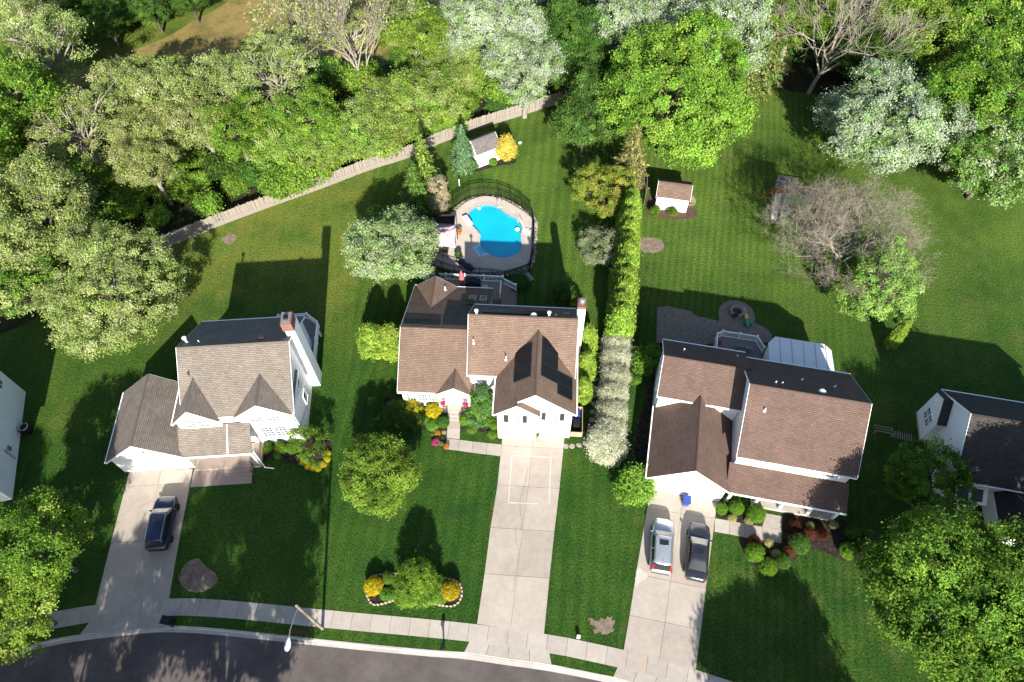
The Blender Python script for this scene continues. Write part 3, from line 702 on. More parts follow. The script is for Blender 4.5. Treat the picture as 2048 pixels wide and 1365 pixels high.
# entrance porch
h.gable(-11.85, -8.75, 2.3, 4.4, 3.02, 4.2, 'y', T, oh=.16, eh=.14, walls=False, ends=(True, False))
V = [(x, y, z) for y in (2.2, 2.34) for x, z in ((-11.8, 2.7), (-8.8, 2.7), (-8.8, 2.88), (-10.3, 4.05), (-11.8, 2.88))]
flipfix(mesh('porch_gable', V, [(0, 1, 2, 3, 4), (9, 8, 7, 6, 5)] + [(i, i + 5, (i + 1) % 5 + 5, (i + 1) % 5) for i in range(5)], M['siding'], h.e))
for x in (-11.62, -9.0): box('porch_post', x - .13, x + .13, 1.95, 2.21, .45, 2.75, M['trim'], h.e)
box('porch_floor', -11.75, -8.85, 1.75, 2.49, 0, .45, M['walk'], h.e)
for k in range(2): box('step', -11.0, -9.75, 1.75 - .33 * (k + 1), 1.748 - .33 * k, 0, .45 - .15 * (k + 1), M['walk'], h.e)
for x in (-11.05, -9.7):
    boxes('hand_rail', [(x - .02, x + .02, 1.1, 1.14, 0, .95), (x - .02, x + .02, 1.75, 1.79, .45, 1.4), (x - .018, x + .018, 1.1, 1.79, .9, .94)], M['black'], h.e)
for x0, x1 in ((-11.5, -11.1), (-9.65, -9.1)):
    boxes('porch_rail', [(x0, x1, 1.8, 1.84, 1.3, 1.35), (x0, x1, 1.8, 1.84, .55, .59)] + [(x0 + .12 * i, x0 + .12 * i + .02, 1.81, 1.83, .57, 1.32) for i in range(int((x1 - x0) / .12) + 1)], M['black'], h.e)
h.door(-10.35, .45, 1.0, 2.05, 2.5, M['trim'])
for x in (-14.3, -13.2, -12.35): h.window('f', x, 1.85, .82, 1.45, 2.5, 3, 4)
h.window('f', -7.5, 4.6, 1.0, 1.1, 3.4, 2, 2)
h.window('f', -7.6, 1.6, 1.1, 1.3, 3.4, 2, 2)
h.window('f', -4.75, 4.0, .9, 1.15, -.38, 3, 4, shutters=True); h.window('f', -1.6, 4.0, .9, 1.15, 0, 3, 4, shutters=True)
h.garage_door(-3.0, 4.8, 2.3, -.0, cols=8)
box('garage_return', -6.3, -2.95, -.379, -.01, 2.45, 2.6, M['trim'], h.e)
h.wallbox(.1, .78, 7.75, 8.75, 0, 8.95, name='chimney_chase')
ch = box('chimney', .08, .8, 7.73, 8.77, 8.952, 9.3, M['brick'], h.e)
lathe('flue', [(.26, 0), (.26, .3), (.14, .38)], M['metal'], ch, 14, loc=(.44, 8.25, 9.3))
# solar panels
s = slg; k = 1 / math.hypot(1, s); cx = -3.14
U = lambda dist, y, sg: (cx + sg * dist * k, y, 8.05 - dist * k * s)
ex = Vector((k, 0, -s * k)); ey = Vector((0, 1, 0))
solar(h.e, U(.42, 1.75, 1), ey * 1.27, ex * 1.9, 1, 3)
solar(h.e, U(2.34, .85, 1), ey * 1.05, ex * 1.75, 1, 2)
ex2 = Vector((-k, 0, -s * k)); solar(h.e, U(.55, 1.7, -1), ey * 1.07, ex2 * 1.9, 1, 3)
kb = 1 / math.hypot(1, rs); dn = Vector((0, kb, -rs * kb)); L = lambda x, y: (x, y, 6.0 - (y - 7.1) * rs)
solar(h.e, L(-11.7, 7.5), Vector((1.18, 0, 0)), dn * 1.75, 2, 2); solar(h.e, L(-10.5, 10.98), Vector((1.18, 0, 0)), dn * 1.0, 1, 1)
solar(h.e, L(-15.2, 7.4), Vector((1.65, 0, 0)), dn * .98, 1, 2)
sb = (8.8 - 5.3) / 3.45; kk = 1 / math.hypot(1, sb); dn2 = Vector((0, kk, -sb * kk))
solar(h.e, (-8.0, 7.35, 8.8 - .5 * sb), Vector((1.12, 0, 0)), dn2 * 1.85, 1, 5)
for x in (-9.5, -8.5):
    y = 12.2; z = 6.0 - (y - 7.1) * rs
    f = boxes('skylight', [(-.32, .32, -.42, .42, 0, .1)], M['trim_grey'], h.e, loc=(x, y, z)); f.rotation_euler = (-math.atan(rs), 0, 0)
    boxes('pane', [(-.25, .25, -.35, .35, .1, .115)], M['skylight'], f)
f = boxes('skylight', [(-.22, .22, -.3, .3, 0, .1)], M['trim_grey'], h.e, loc=(-.75, 8.6, 8.8 - 1.75 * sb)); f.rotation_euler = (-math.atan(sb), 0, 0)
boxes('pane', [(-.17, .17, -.24, .24, .1, .115)], M['skylight'], f)
h.pipe(-8.45, 7.0, 8.55, .55, .08, cap=True); h.pipe(-2.3, 7.2, 8.4, .6, .08, cap=True); h.pipe(-1.7, 7.6, 8.1, .25, .04)
h.pipe(-8.6, 5.0, 7.2, .5, .05); h.pipe(-5.8, 4.0, 6.4, .45, .05); h.pipe(-12.2, 13.0, 3.9, .4, .05)
lathe('roof_dome', [(.3, -.1), (.3, .05), (.2, .16), (.05, .2)], M['trim'], h.e, 14, loc=(-3.6, 7.25, 8.42))
# rear deck with wrap-around steps
box('deck_floor', -14.6, -7.0, 14.2, 16.4, .95, 1.05, M['deck_tan'], h.e)
box('deck_skirt', -14.55, -7.05, 14.25, 16.35, 0, .948, M['trim_grey'], h.e)
for k in range(5):
    x1 = -7.0 + .3 * (k + 1); box('step', -6.998 + .3 * k if k else -6.998, x1, 13.6 - .12 * k, 16.4 - (.0), 0, 1.05 - .19 * (k + 1), M['deck_tan'], h.e)
h.railing([(-14.6, 14.5), (-14.6, 16.35), (-6.95, 16.35)], 1.05, .95)
h.railing([(-6.95, 16.35), (-5.6, 15.6)], .75, .95); h.railing([(-7.1, 14.3), (-7.1, 15.6)], 1.05, .95)
# timber bin enclosure on the right side wall
for a in ((.1, 1.15, .15, .2, 0, .85), (1.1, 1.15, .2, 2.6, 0, 1.1), (.1, 1.1, 2.55, 2.6, 0, 1.1)): box('enclosure_board', *a, M['box_wood'], h.e)

# ---- house 3: brown roof, right
h = House('house', (11.667, 22.052, 0), -12.0, 'large white house with plain brown shingle roof, long front porch and white sunroom'); h3 = h; T = M['redbrown_shingle']
h.gable(6.1, 14.9, 2.25, 11.3, 5.5, 8.85, 'x', T, oh=.25, eh=.26)
h.gable(-.6, 6.05, 6.55, 11.75, 5.5, 7.25, 'x', T, oh=.25, eh=.3, ends=(True, False))
h.gable(-.45, 5.75, .15, 6.5, 2.98, 5.75, 'y', T, oh=.2, eh=.3, ends=(True, False))
slab('porch_roof', [(5.7, .0, 2.72), (15.2, .0, 2.72), (15.2, 2.24, 3.6), (5.7, 2.24, 3.6)], .14, T, h.e)
box('gutter', 6.0, 15.2, -.11, -.006, 2.58, 2.7, M['trim'], h.e)
h.wallbox(6.1, 14.9, 2.1, 2.248, 0, 3.4)
fl = box('porch_floor', 8.4, 15.1, .25, 2.09, 0, .35, M['walk'], h.e)
for x in (6.4, 8.6, 10.6, 12.9, 14.95): box('porch_post', x - .1, x + .1, .3, .5, 0 if x < 8 else .352, 2.62, M['trim'], h.e)
h.door(8.0, .2, 1.0, 2.1, 2.1, M['shutter'])
for x in (10.3, 13.0): h.window('f', x, 1.7, 1.3, 1.4, 2.1, 2, 2)
h.garage_door(2.65, 4.8, 2.25, .15)
h.window('f', 10.3, 4.85, .9, 1.0, 2.25, 3, 3, sash=False)
h.window('f', 8.0, 4.75, .9, .8, 2.25, 2, 2)
for x in (12.4, 13.5): h.window('f', x, 4.8, 1.0, 1.0, 2.25, 1, 2)
for y, z in ((7.6, 1.7), (9.5, 1.9), (8.4, 4.3), (10.6, 4.3)): h.window('l', y, z, .7, 1.1, -.6, 1, 2)
sm = (8.85 - 5.55) / 4.575
for x, y, q in ((8.0, 7.6, .3), (8.55, 7.7, .22), (10.4, 8.9, .28), (12.9, 8.6, .28)): h.pipe(x, y, 8.85 - abs(y - 6.725) * sm - .02, q, .055)
h.pipe(7.3, 5.2, 8.85 - 1.5 * sm, .3, .055); h.pipe(.9, 10.6, 6.25, .3, .05); h.pipe(5.5, 11.2, 5.8, .15, .06)
lathe('roof_dome', [(.3, -.15), (.3, .05), (.2, .16), (.05, .2)], M['trim'], h.e, 14, loc=(11.6, 7.4, 8.35))
# deck and sunroom at the back
extrude_poly('deck_floor', [(4.5, 11.8), (8.85, 11.8), (8.85, 15.2), (8.2, 16.3), (5.0, 16.3), (4.5, 15.9)], 1.0, 1.15, M['deck_grey'], h.e)
h.railing([(4.5, 12.2), (4.5, 15.9), (5.0, 16.3), (8.2, 16.3), (8.85, 15.2)], 1.15, .95)
for x, y in ((4.6, 15.8), (8.1, 16.2), (8.7, 13)): box('deck_post', x - .07, x + .07, y - .07, y + .07, 0, 1.0, M['trim'], h.e)
SR = [(9.0, 11.4), (14.75, 11.4), (14.6, 15.5), (14.0, 16.1), (9.6, 16.1), (8.95, 15.2)]
extrude_poly('sunroom_wall', [(x * .97 + .35, y * .985 + .15) for x, y in SR], 0, 2.45, M['siding'], h.e)
zz = lambda y: 3.3 - (y - 11.4) * .11
slab('sunroom_roof', [(x, y, zz(y)) for x, y in SR], .12, M['sun_roof'], h.e)
for x in (10.0, 11.05, 12.1, 13.15, 14.1):
    y1 = 16.05
    slab('roof_seam', [(x - .03, 11.5, zz(11.5) + .03), (x + .03, 11.5, zz(11.5) + .03), (x + .03, y1 - .1, zz(y1 - .1) + .03), (x - .03, y1 - .1, zz(y1 - .1) + .03)], .028, M['trim_grey'], h.e)

# ---- house 4: at the right edge of the picture
p4 = G(1680 + 600 / 3.79, 720 + 610 / 3.79); h = House('house', p4, -12, 'white sided house with dark brown roof shaded by trees, at the right edge'); h4 = h
h.gable(.65, 12, -5.0, 2.8, 4.15, 7.5, 'x', M['dark_shingle'], oh=.2, eh=.3)
V = [(x, y, z) for x in (0, .66) for y, z in ((0, 0), (2.75, 0), (2.75, 4.0), (1.45, 4.95), (0, 3.5))]
flipfix(mesh('wall', V, [(0, 1, 2, 3, 4), (9, 8, 7, 6, 5)] + [(i, i + 5, (i + 1) % 5 + 5, (i + 1) % 5) for i in range(5)], M['siding'], h.e))
slab('roof_slope', [(-.12, -.2, 3.4), (.72, -.2, 3.4), (.72, 1.45, 5.1), (-.12, 1.45, 5.1)], .1, M['dark_shingle'], h.e)
slab('roof_slope', [(-.12, 1.45, 5.1), (.72, 1.45, 5.1), (.72, 3.05, 3.9), (-.12, 3.05, 3.9)], .1, M['dark_shingle'], h.e)
h.window('l', .95, 2.0, .6, 1.2, 0, 2, 3); h.window('l', 1.7, 2.0, .6, 1.2, 0, 2, 3)
h.window('l', -1.5, 2.2, .65, 1.2, .65, 2, 3); h.window('l', -2.3, 2.2, .65, 1.2, .65, 2, 3)
box('foundation', -.03, .64, -.03, 2.8, 0, .22, M['walk'], h.e)
h.gable(4.5, 8.2, -8.3, -5.0, 2.7, 4.6, 'y', M['dark_shingle'], oh=.3, eh=.3)
bx = box('bay_wall', 1.0, 3.2, -6.1, -5.02, 0, 2.5, M['siding'], h.e)
slab('bay_roof', [(.8, -6.4, 2.45), (3.4, -6.4, 2.45), (3.4, -5.05, 3.15), (.8, -5.05, 3.15)], .1, M['trim'], h.e)
for x in (1.55, 2.65):
    s0 = (3.15 - 2.45) / 1.35
    slab('skylight', [(x - .42, -6.2, 2.45 + .2 * s0 + .02), (x + .42, -6.2, 2.45 + .2 * s0 + .02), (x + .42, -5.3, 2.45 + 1.1 * s0 + .02), (x - .42, -5.3, 2.45 + 1.1 * s0 + .02)], .03, M['glass'], h.e)
    h.window('f', x, 1.4, .8, 1.1, -6.1, 2, 2)

# ---- house 5: its siding shows at the left edge
a, b = G(235 / 4.55, 700 + 385 / 4.55), G(120 / 4.55, 700 + 1310 / 4.55); dv = a - b; ang = math.atan2(-dv.x, dv.y)
h = House('house', b, math.degrees(ang), 'pale blue-grey shaded house wall cut off by the left edge of the picture'); h5 = h
h.gable(-11, 0, -.5, dv.length, 5.4, 8.3, 'x', M['grey_shingle'], oh=.25, eh=.3)
h.window('r', 9.0, 7.0 - 3, .8, 1.2, 0, 2, 2)
tubes('conduit', [([(.05, 3.2, .3), (.05, 3.2, 1.5), (.08, 3.25, 2.0)], [.05] * 3)], M['metal'], h.e)
box('meter_box', .005, .16, 3.5, 3.85, 1.2, 1.7, M['metal'], h.e)

# ---- sheds
def shed(u, v, eL, eR, ze, zr, w, dep, roof, wallm, label, win=None, door=None):
    a, b = G(*eL, ze), G(*eR, ze); ang = math.atan2(b.y - a.y, b.x - a.x)
    S = House('garden_shed', G(u, v), math.degrees(ang), label, 'shed')
    S.gable(0, w, 0, dep, ze, zr, 'x', roof, oh=.12, eh=.15, t=.08, gutter=False, wall=wallm)
    if win: S.window('f', win[0], win[1], win[2], win[3], 0, 3, 2, frame=M['trim'])
    if door:
        d = box('door', door[0], door[1], -.03, .01, .08, 1.95, M['siding_cream'], S.e); box('door_handle', door[1] - .12, door[1] - .08, -.06, -.03, 1.0, 1.12, M['black'], d)
    return S
shed(955.8, 337, (958.7, 308), (1004, 290.5), 2.2, 3.15, 2.9, 2.5, M['grey_shingle'], M['siding'], 'small white garden shed with grey roof beside a spruce', (2.15, 1.5, .5, .75), (.45, 1.45))
shed(1309, 418, (1308, 399), (1369, 407), 2.1, 2.95, 3.4, 2.6, M['brown_shingle'], M['siding'], 'small white garden shed with brown roof on the right lawn', (2.55, 1.75, .32, .12))
# ---------------------------------------------------------------- wooden fence behind the lawns
FB = [(318, 502), (470, 441), (640, 379), (740, 341), (812, 318), (880, 288), (960, 258), (1040, 233), (1124, 206)]
fl_ = resample(polyline(FB), .168); fn_ = normals(fl_)
fence = empty('wooden_fence', fl_[0], 0, 'weathered wooden stockade fence between the lawns and the woods', 'fence')
rr = random.Random(3); pks = []
for k in range(3):
    w = .074; hh = 1.72 + .04 * k
    V = [(-w, -.012, 0), (w, -.012, 0), (w, -.012, hh - .06), (0, -.012, hh), (-w, -.012, hh - .06)]; V += [(x, .012, z) for x, _, z in V]
    me = mesh('picket', V, [(0, 1, 2, 3, 4), (9, 8, 7, 6, 5)] + [(i, i + 5, (i + 1) % 5 + 5, (i + 1) % 5)[::-1] for i in range(5)], M['fence_wood'], fence); pks.append(me)
for i, (p, n) in enumerate(zip(fl_, fn_)):
    o = pks[i] if i < 3 else obj('picket', pks[rr.randrange(3)].data, None, fence)
    o.location = p - fl_[0] + n * rr.uniform(-.012, .012) + Vector((0, 0, .03)); o.rotation_euler = (rr.uniform(-.03, .03), rr.uniform(-.02, .02), math.atan2(-n.x, n.y) + rr.uniform(-.05, .05))
pm = None
for i in range(0, len(fl_), 14):
    p = fl_[i] - fl_[0] + fn_[i] * .09
    if pm is None: o = box('post', -.05, .05, -.05, .05, 0, 1.85, M['fence_wood'], fence); pm = o.data
    else: o = obj('post', pm, None, fence)
    o.location = p; o.rotation_euler = (0, 0, math.atan2(-fn_[i].x, fn_[i].y))
    if i + 14 < len(fl_):
        d = fl_[i + 14] - fl_[i]
        for z in (.35, 1.4): box('rail', 0, d.length, .02, .06, z, z + .09, M['fence_wood'], fence, loc=fl_[i] - fl_[0], rz=math.atan2(d.y, d.x))

# ---------------------------------------------------------------- pool, its deck and fence
def c6(x, y): return 820 + x / 6.823, 400 + y / 6.823
def cz(x, y): return 640 + x / 4.096, 340 + y / 4.096
ZD = .3
POOL = [(790, 200), (860, 120), (960, 80), (1080, 70), (1180, 95), (1260, 150), (1350, 210), (1440, 250), (1500, 310), (1525, 385), (1510, 455), (1512, 540), (1522, 620), (1490, 700), (1410, 758), (1300, 788), (1180, 782), (1090, 745), (1010, 690), (972, 630), (957, 560), (965, 490), (930, 430), (870, 370), (812, 300)]
pp = [G(*c6(*p), ZD) for p in POOL]; pool = resample(pp + [pp[0]], .3)[:-1]
DECK = [(860, 560), (930, 420), (1010, 385), (1115, 335), (1200, 262), (1340, 216), (1470, 235), (1560, 275), (1650, 330), (1728, 390), (1742, 450), (1735, 560), (1725, 690), (1700, 765), (1610, 800), (1500, 832), (1350, 838), (1200, 832), (1060, 815), (930, 772), (850, 720)]
dk = [G(*cz(*p), ZD) for p in DECK]; deck = resample(dk + [dk[0]], .4)[:-1]
stp = [G(*c6(*p), ZD) for p in [(850, 652), (952, 590), (968, 628), (1008, 690), (1088, 746), (945, 778)]]
def offset(P, d):
    c = sum(P, Vector((0, 0, 0))) / len(P); N = normals(P + [P[0]])[:len(P)]
    s = 1 if sum(P[i].x * P[(i + 1) % len(P)].y - P[(i + 1) % len(P)].x * P[i].y for i in range(len(P))) > 0 else -1
    return [p - n * d * s for p, n in zip(P, N)]
xy = lambda P: [(p.x, p.y) for p in P]
cop = offset(pool, .32)
pd = extrude_poly('pool_deck', xy(deck), 0, ZD, M['pooldeck'], holes=[xy(cop)]); tag(pd, kind='structure')
ep = extrude_poly('pool_coping', xy(cop), .1, ZD + .02, M['kerb'], pd, holes=[xy(pool)])
wp = empty('swimming_pool', pp[0].xy.to_3d(), 0); tag(wp, kind='structure')
def rel(o): o.location = -wp.location; return o
rel(extrude_poly('pool_floor', xy(offset(pool, .05)), .02, .06, M['pool_liner'], wp))
V = [(p.x, p.y, .05) for p in pool] + [(p.x, p.y, ZD + .01) for p in pool]; n = len(pool)
rel(mesh('pool_wall', V, [(i, (i + 1) % n, (i + 1) % n + n, i + n)[::-1] for i in range(n)], M['pool_liner'], wp))
wl_ = xy(offset(pool, .02)); tri_ = tessellate_polygon([[Vector((*p, 0)) for p in wl_]])
rel(mesh('water', [(*p, .22) for p in wl_], [t_ if (Vector(wl_[t_[1]]) - Vector(wl_[t_[0]])).cross(Vector(wl_[t_[2]]) - Vector(wl_[t_[0]])) > 0 else t_[::-1] for t_ in tri_], M['water'], wp))
rel(extrude_poly('pool_step', xy(stp), .1, ZD + .025, M['pool_step'], wp))
for j, s_ in enumerate((.72, .45)):
    c0 = stp[3]; rel(extrude_poly('pool_step', [(c0.x + (p.x - c0.x) * s_, c0.y + (p.y - c0.y) * s_) for p in stp], .15, ZD + .025 - .0 + .006 * (j + 1), plain('pool_tread', (.14 - .04 * j, .45 - .05 * j, .62), .4, .05, 1, 0), wp))
M['joint_line'] = plain('deck_joint', (.26, .23, .2), .9)
for a, b in (((1335, 785), (1355, 950)), ((1470, 745), (1610, 835)), ((945, 790), (840, 900)), ((850, 655), (640, 665))):
    p, q = G(*c6(*a), ZD), G(*c6(*b), ZD); nn = Vector((-(q - p).y, (q - p).x, 0)).normalized() * .015
    extrude_poly('control_joint', [(p + nn).xy, (q + nn).xy, (q - nn).xy, (p - nn).xy], ZD, ZD + .003, M['joint_line'], pd)
# stones round the deck edge
def stone_mesh(seed, m):
    r2 = random.Random(seed); V = []
    for z, s in ((0, 1), (.6, 1.0), (1, .72)):
        for k in range(6): a = k * math.pi / 3 + r2.uniform(-.2, .2); q = s * r2.uniform(.8, 1.1); V.append((q * math.cos(a), q * math.sin(a), z * r2.uniform(.85, 1.1)))
    F = [tuple(range(12, 18))] + [(j * 6 + i, j * 6 + (i + 1) % 6, (j + 1) * 6 + (i + 1) % 6, (j + 1) * 6 + i) for j in range(2) for i in range(6)]
    me = bpy.data.meshes.new('stone'); me.from_pydata(V, [], F); me.materials.append(m); return me
SM = [stone_mesh(i, M['stone_grey'] if i % 3 else M['stone']) for i in range(6)]; SM2 = [stone_mesh(i + 20, M['stone']) for i in range(4)]
sb_ = empty('stone_border', deck[0].xy.to_3d(), 0, 'band of rubble stones edging the raised pool deck', 'stone border'); rr = random.Random(8)
for off in (.16, .42):
    for p in resample(offset(deck, off) + [offset(deck, off)[0]], .34):
        if p.y < deck[0].y - 5.2 and p.x < G(1040, 545).x: continue
        if p.x < G(905, 420).x: continue
        o = obj('stone', SM[rr.randrange(6)], None, sb_, Vector((p.x + rr.uniform(-.05, .05), p.y + rr.uniform(-.05, .05), -.02)) - sb_.location, rr.uniform(0, 6)); q = rr.uniform(.13, .2); o.scale = (q, q * rr.uniform(.75, 1), rr.uniform(.14, .26) if off < .3 else rr.uniform(.08, .15))
# black aluminium pool fence
FP = [(879, 437), (893, 425), (907, 416.5), (929, 402), (940, 396), (968, 391.6), (997.5, 394.5), (1022, 403), (1044, 416.5), (1064, 436), (1068, 458), (1068, 482), (1066, 505), (1062, 528), (1058, 545), (1035, 553), (1010, 560), (985, 556), (960, 554), (935, 553), (910, 549), (885, 541), (868, 533)]
fp = [G(*p) for p in FP]; pf = empty('pool_fence', fp[0], 0, 'black metal pool fence curving round the pool deck', 'fence'); FH = 1.45
for i, p in enumerate(fp):
    b = p - fp[0]
    if i == 0: po = box('post', -.035, .035, -.035, .035, 0, FH + .06, M['black'], pf)
    else: obj('post', po.data, None, pf, b)
    if i + 1 < len(fp):
        d = fp[i + 1] - p; L = d.length; an = math.atan2(d.y, d.x)
        for z in (FH - .04, FH - .26, .12): box('rail', .04, L - .04, -.02, .02, z, z + .045, M['black'], pf, loc=b, rz=an)
        boxes('picket', [(x - .011, x + .011, -.011, .011, .06, FH - .04) for x in np.arange(.14, L - .05, .13)], M['black'], pf, loc=b, rz=an)['kind'] = 'stuff'
tag(extrude_poly('gate_slab', [G(*c6(*p)).xy for p in [(1465, 1030), (1600, 975), (1700, 1085), (1560, 1145)]], 0, .04, M['walk']), kind='structure')
# things round the pool
lad = empty('pool_ladder', G(1000, 412, ZD), 0, 'chrome pool ladder at the far edge of the pool', 'ladder')
for x in (-.28, .28): tubes('hand_rail', [([(x, .5, 0), (x, .45, .7), (x, .25, .85), (x, 0, .8), (x, -.2, .4), (x, -.22, -.1)], [.025] * 6)], M['metal'], lad)
for z in (.0, -.06): box('rung', -.26, .26, -.28, -.18, z - .02, z + .02, M['trim'], lad)
db = G(*c6(786, 312), ZD); dvv = G(*c6(822, 366), ZD) - G(*c6(748, 258), ZD)
dv_ = empty('diving_board', db, math.atan2(dvv.y, dvv.x), 'short white board standing on the left pool edge', 'diving board')
box('board', -.75, .75, -.3, .3, .32, .4, M['trim'], dv_, .02); box('stand', -.5, -.1, -.22, .22, 0, .319, M['trim_grey'], dv_)
hp = empty('pool_hoop', G(*c6(1560, 440), ZD), R(8), 'white pool basketball hoop stand on the right pool edge', 'hoop')
box('base', -.1, .55, -.25, .35, .0, .14, M['trim'], hp, .03); tubes('pole', [([(0, .1, .1), (-.05, .3, .7), (-.2, .75, 1.0)], [.03] * 3)], M['trim'], hp)
ang = np.linspace(0, 2 * np.pi, 17); tubes('rim', [(np.stack([.22 * np.cos(ang) - .42, .22 * np.sin(ang) + .85, np.full(17, .95)], 1), [.015] * 17)], M['trim'], hp)
box('brace', .1, .9, .05, .1, .14, .2, M['metal'], hp)
fl2 = lathe('pool_float', [(.18, 0), (.2, .06), (.15, .1), (.05, .12)], M['trim'], None, 14, loc=G(*c6(945, 118), .22)); tag(fl2, 'small white float drifting at the far left of the pool', 'float')
fl3 = lathe('skimmer_basket', [(.24, 0), (.26, .05), (.2, .09), (.08, .05)], M['trim'], None, 16, loc=G(*c6(1465, 405), .22)); tag(fl3, 'round white skimmer floating near the right pool wall', 'skimmer')
sr = empty('pool_rail', G(*c6(965, 775), ZD), R(20), 'thin metal hand rail at the corner pool steps', 'handrail')
tubes('tube', [([(0, 0, 0), (0, .05, .75), (.1, .35, .8), (.3, .7, .3)], [.022] * 4)], M['metal'], sr)
# shade canopy on posts, dining set beneath
cpx = [G(*cz(*p), 2.5) for p in ((905, 470), (1120, 450), (1110, 640), (905, 625))]
cc = sum(cpx, Vector((0, 0, 0))) / 4; can = empty('shade_canopy', (cc.x, cc.y, ZD), 0, 'pink canvas canopy on four posts between the pale tree and pool', 'canopy')
V = [p - can.location for p in cpx]; apex = Vector((0, 0, 3.1 - ZD)); Vg, F = [], []
for q in range(4):
    a, b = V[q], V[(q + 1) % 4]; o0 = len(Vg)
    for i in range(6):
        for j in range(6):
            s, t_ = i / 5, j / 5; e = a.lerp(b, s); e = e + Vector((0, 0, -.0)) - (e * .08 * math.sin(math.pi * s)) ; e.z = V[q].z; Vg.append(e.lerp(apex, t_) - Vector((0, 0, .22 * math.sin(math.pi * t_) * (1 - .4 * abs(s - .5)))))
    F += [(o0 + i * 6 + j, o0 + (i + 1) * 6 + j, o0 + (i + 1) * 6 + j + 1, o0 + i * 6 + j + 1) for i in range(5) for j in range(5)]
cm = mesh('canvas', Vg, F, M['canopy'], can, True); m_ = cm.modifiers.new('solid', 'SOLIDIFY'); m_.thickness = .015
for v in V: box('post', v.x * .96 - .04, v.x * .96 + .04, v.y * .96 - .04, v.y * .96 + .04, 0, 2.2, M['black'], can)
def chair(name, loc, rz, m, label, group=None, back=.85, arms=True):
    c = empty(name, loc, rz, label, 'chair', group)
    box('seat', -.26, .26, -.26, .26, .38, .46, m, c, .02)
    box('backrest', -.26, .26, .22, .3, .461, back, m, c, .02)
    for x in (-.22, .22):
        for y in (-.22, .22): box('leg', x - .025, x + .025, y - .025, y + .025, 0, .38, m, c)
    if arms:
        for x in (-.28, .28): box('armrest', x - .03, x + .03, -.24, .22, .6, .64, m, c)
    return c
tb = empty('dining_table', G(*cz(985, 610), ZD), R(-4), 'dark patio table under the pink canopy', 'table')
box('table_top', -.6, .6, -.5, .5, .68, .73, M['dark_wicker'], tb, .02)
for x in (-.5, .5):
    for y in (-.4, .4): box('leg', x - .03, x + .03, y - .03, y + .03, 0, .68, M['dark_wicker'], tb)
chair('patio_chair', G(*cz(1028, 705), ZD), R(180), M['dark_wicker'], 'dark wicker chair nearest the loungers, just off the canopy shade')
chair('patio_chair', G(*cz(1035, 660), ZD), R(176), M['dark_wicker'], 'dark wicker chair tucked under the front edge of the canopy')
chair('patio_chair', G(*cz(955, 665), ZD), R(182), M['dark_wicker'], 'dark wicker chair under the canopy beside the pale tree')
sofa = empty('patio_sofa', G(*cz(1030, 428), ZD), R(-6), 'long dark outdoor sofa behind the pink canopy', 'sofa')
box('seat', -.85, .85, -.35, .35, .12, .42, M['dark_wicker'], sofa, .04); box('backrest', -.85, .85, .3, .42, .2, .8, M['dark_wicker'], sofa, .03)
for x in (-.9, .9): box('armrest', x - .08, x + .08, -.35, .42, .1, .6, M['dark_wicker'], sofa, .03)
for i, (p, lb) in enumerate((((1155, 765), 'navy pool lounger nearer the canopy'), ((1210, 800), 'navy pool lounger nearer the deck railing'))):
    l = empty('lounger', G(*cz(*p), ZD), R(-130), lb, 'lounger', 'pool loungers')
    box('seat', -.28, .28, -.1, .75, .22, .28, M['navy_cloth'], l); b = box('backrest', -.28, .28, 0, .7, 0, .06, M['navy_cloth'], l, loc=(0, -.12, .24)); b.rotation_euler = (R(-50), 0, R(180))
    for x in (-.26, .26):
        for y in (-.1, .7): box('leg', x - .02, x + .02, y - .02, y + .02, 0, .22, M['black'], l)
        box('armrest', x - .03, x + .03, -.1, .4, .42, .45, M['black'], l)
for p, lb, k in (((1143, 530), 'terracotta pot of orange flowers beside the canopy', 0), ((1131, 722), 'dark potted plant beside the loungers', 1)):
    q = empty('flower_pot', G(*cz(*p), ZD), 0, lb, 'flower pot'); lathe('pot', [(.16, 0), (.22, .3), (.24, .34), (.2, .34)], M['terracotta'] if not k else M['black_plastic'], q, 14)
    q['plant'] = 1 if not k else 2
# house 2 deck furniture
def H2L(x, y, z): a = R(-4); return Vector((4.966 + x * math.cos(a) - y * math.sin(a), 27.105 + x * math.sin(a) + y * math.cos(a), z))
um = empty('folded_umbrella', H2L(-11.0, 15.7, 1.05), 0, 'folded pink and red parasol on the back deck of the solar house', 'umbrella')
lathe('cloth', [(.05, .7), (.24, .8), (.27, 1.2), (.2, 1.8), (.05, 2.3)], M['pink'], um, 12); lathe('pole', [(.025, 0), (.025, 2.45)], M['metal'], um, 8); lathe('base', [(.28, 0), (.28, .06), (.06, .1)], M['black'], um, 14)
gr = empty('covered_grill', H2L(-9.9, 15.6, 1.05), R(-4), 'large barbecue grill under a black cover on the back deck', 'grill')
boxes('cover', [(-.75, .75, -.35, .35, .05, .95), (-.45, .45, -.32, .32, .951, 1.2)], M['black_plastic'], gr, .05); box('wheel_base', -.6, .6, -.3, .3, 0, .049, M['metal'], gr)
tb2 = empty('side_table', H2L(-8.7, 15.3, 1.05), R(-4), 'small grey side table beside the covered grill', 'table')
box('table_top', -.3, .3, -.25, .25, .48, .52, M['trim_grey'], tb2, .01)
for x in (-.25, .25):
    for y in (-.2, .2): box('leg', x - .02, x + .02, y - .02, y + .02, 0, .48, M['trim_grey'], tb2)
um2 = empty('folded_umbrella', H2L(-13.4, 15.6, 1.05), 0, 'folded dark brown parasol at the left end of the back deck', 'umbrella')
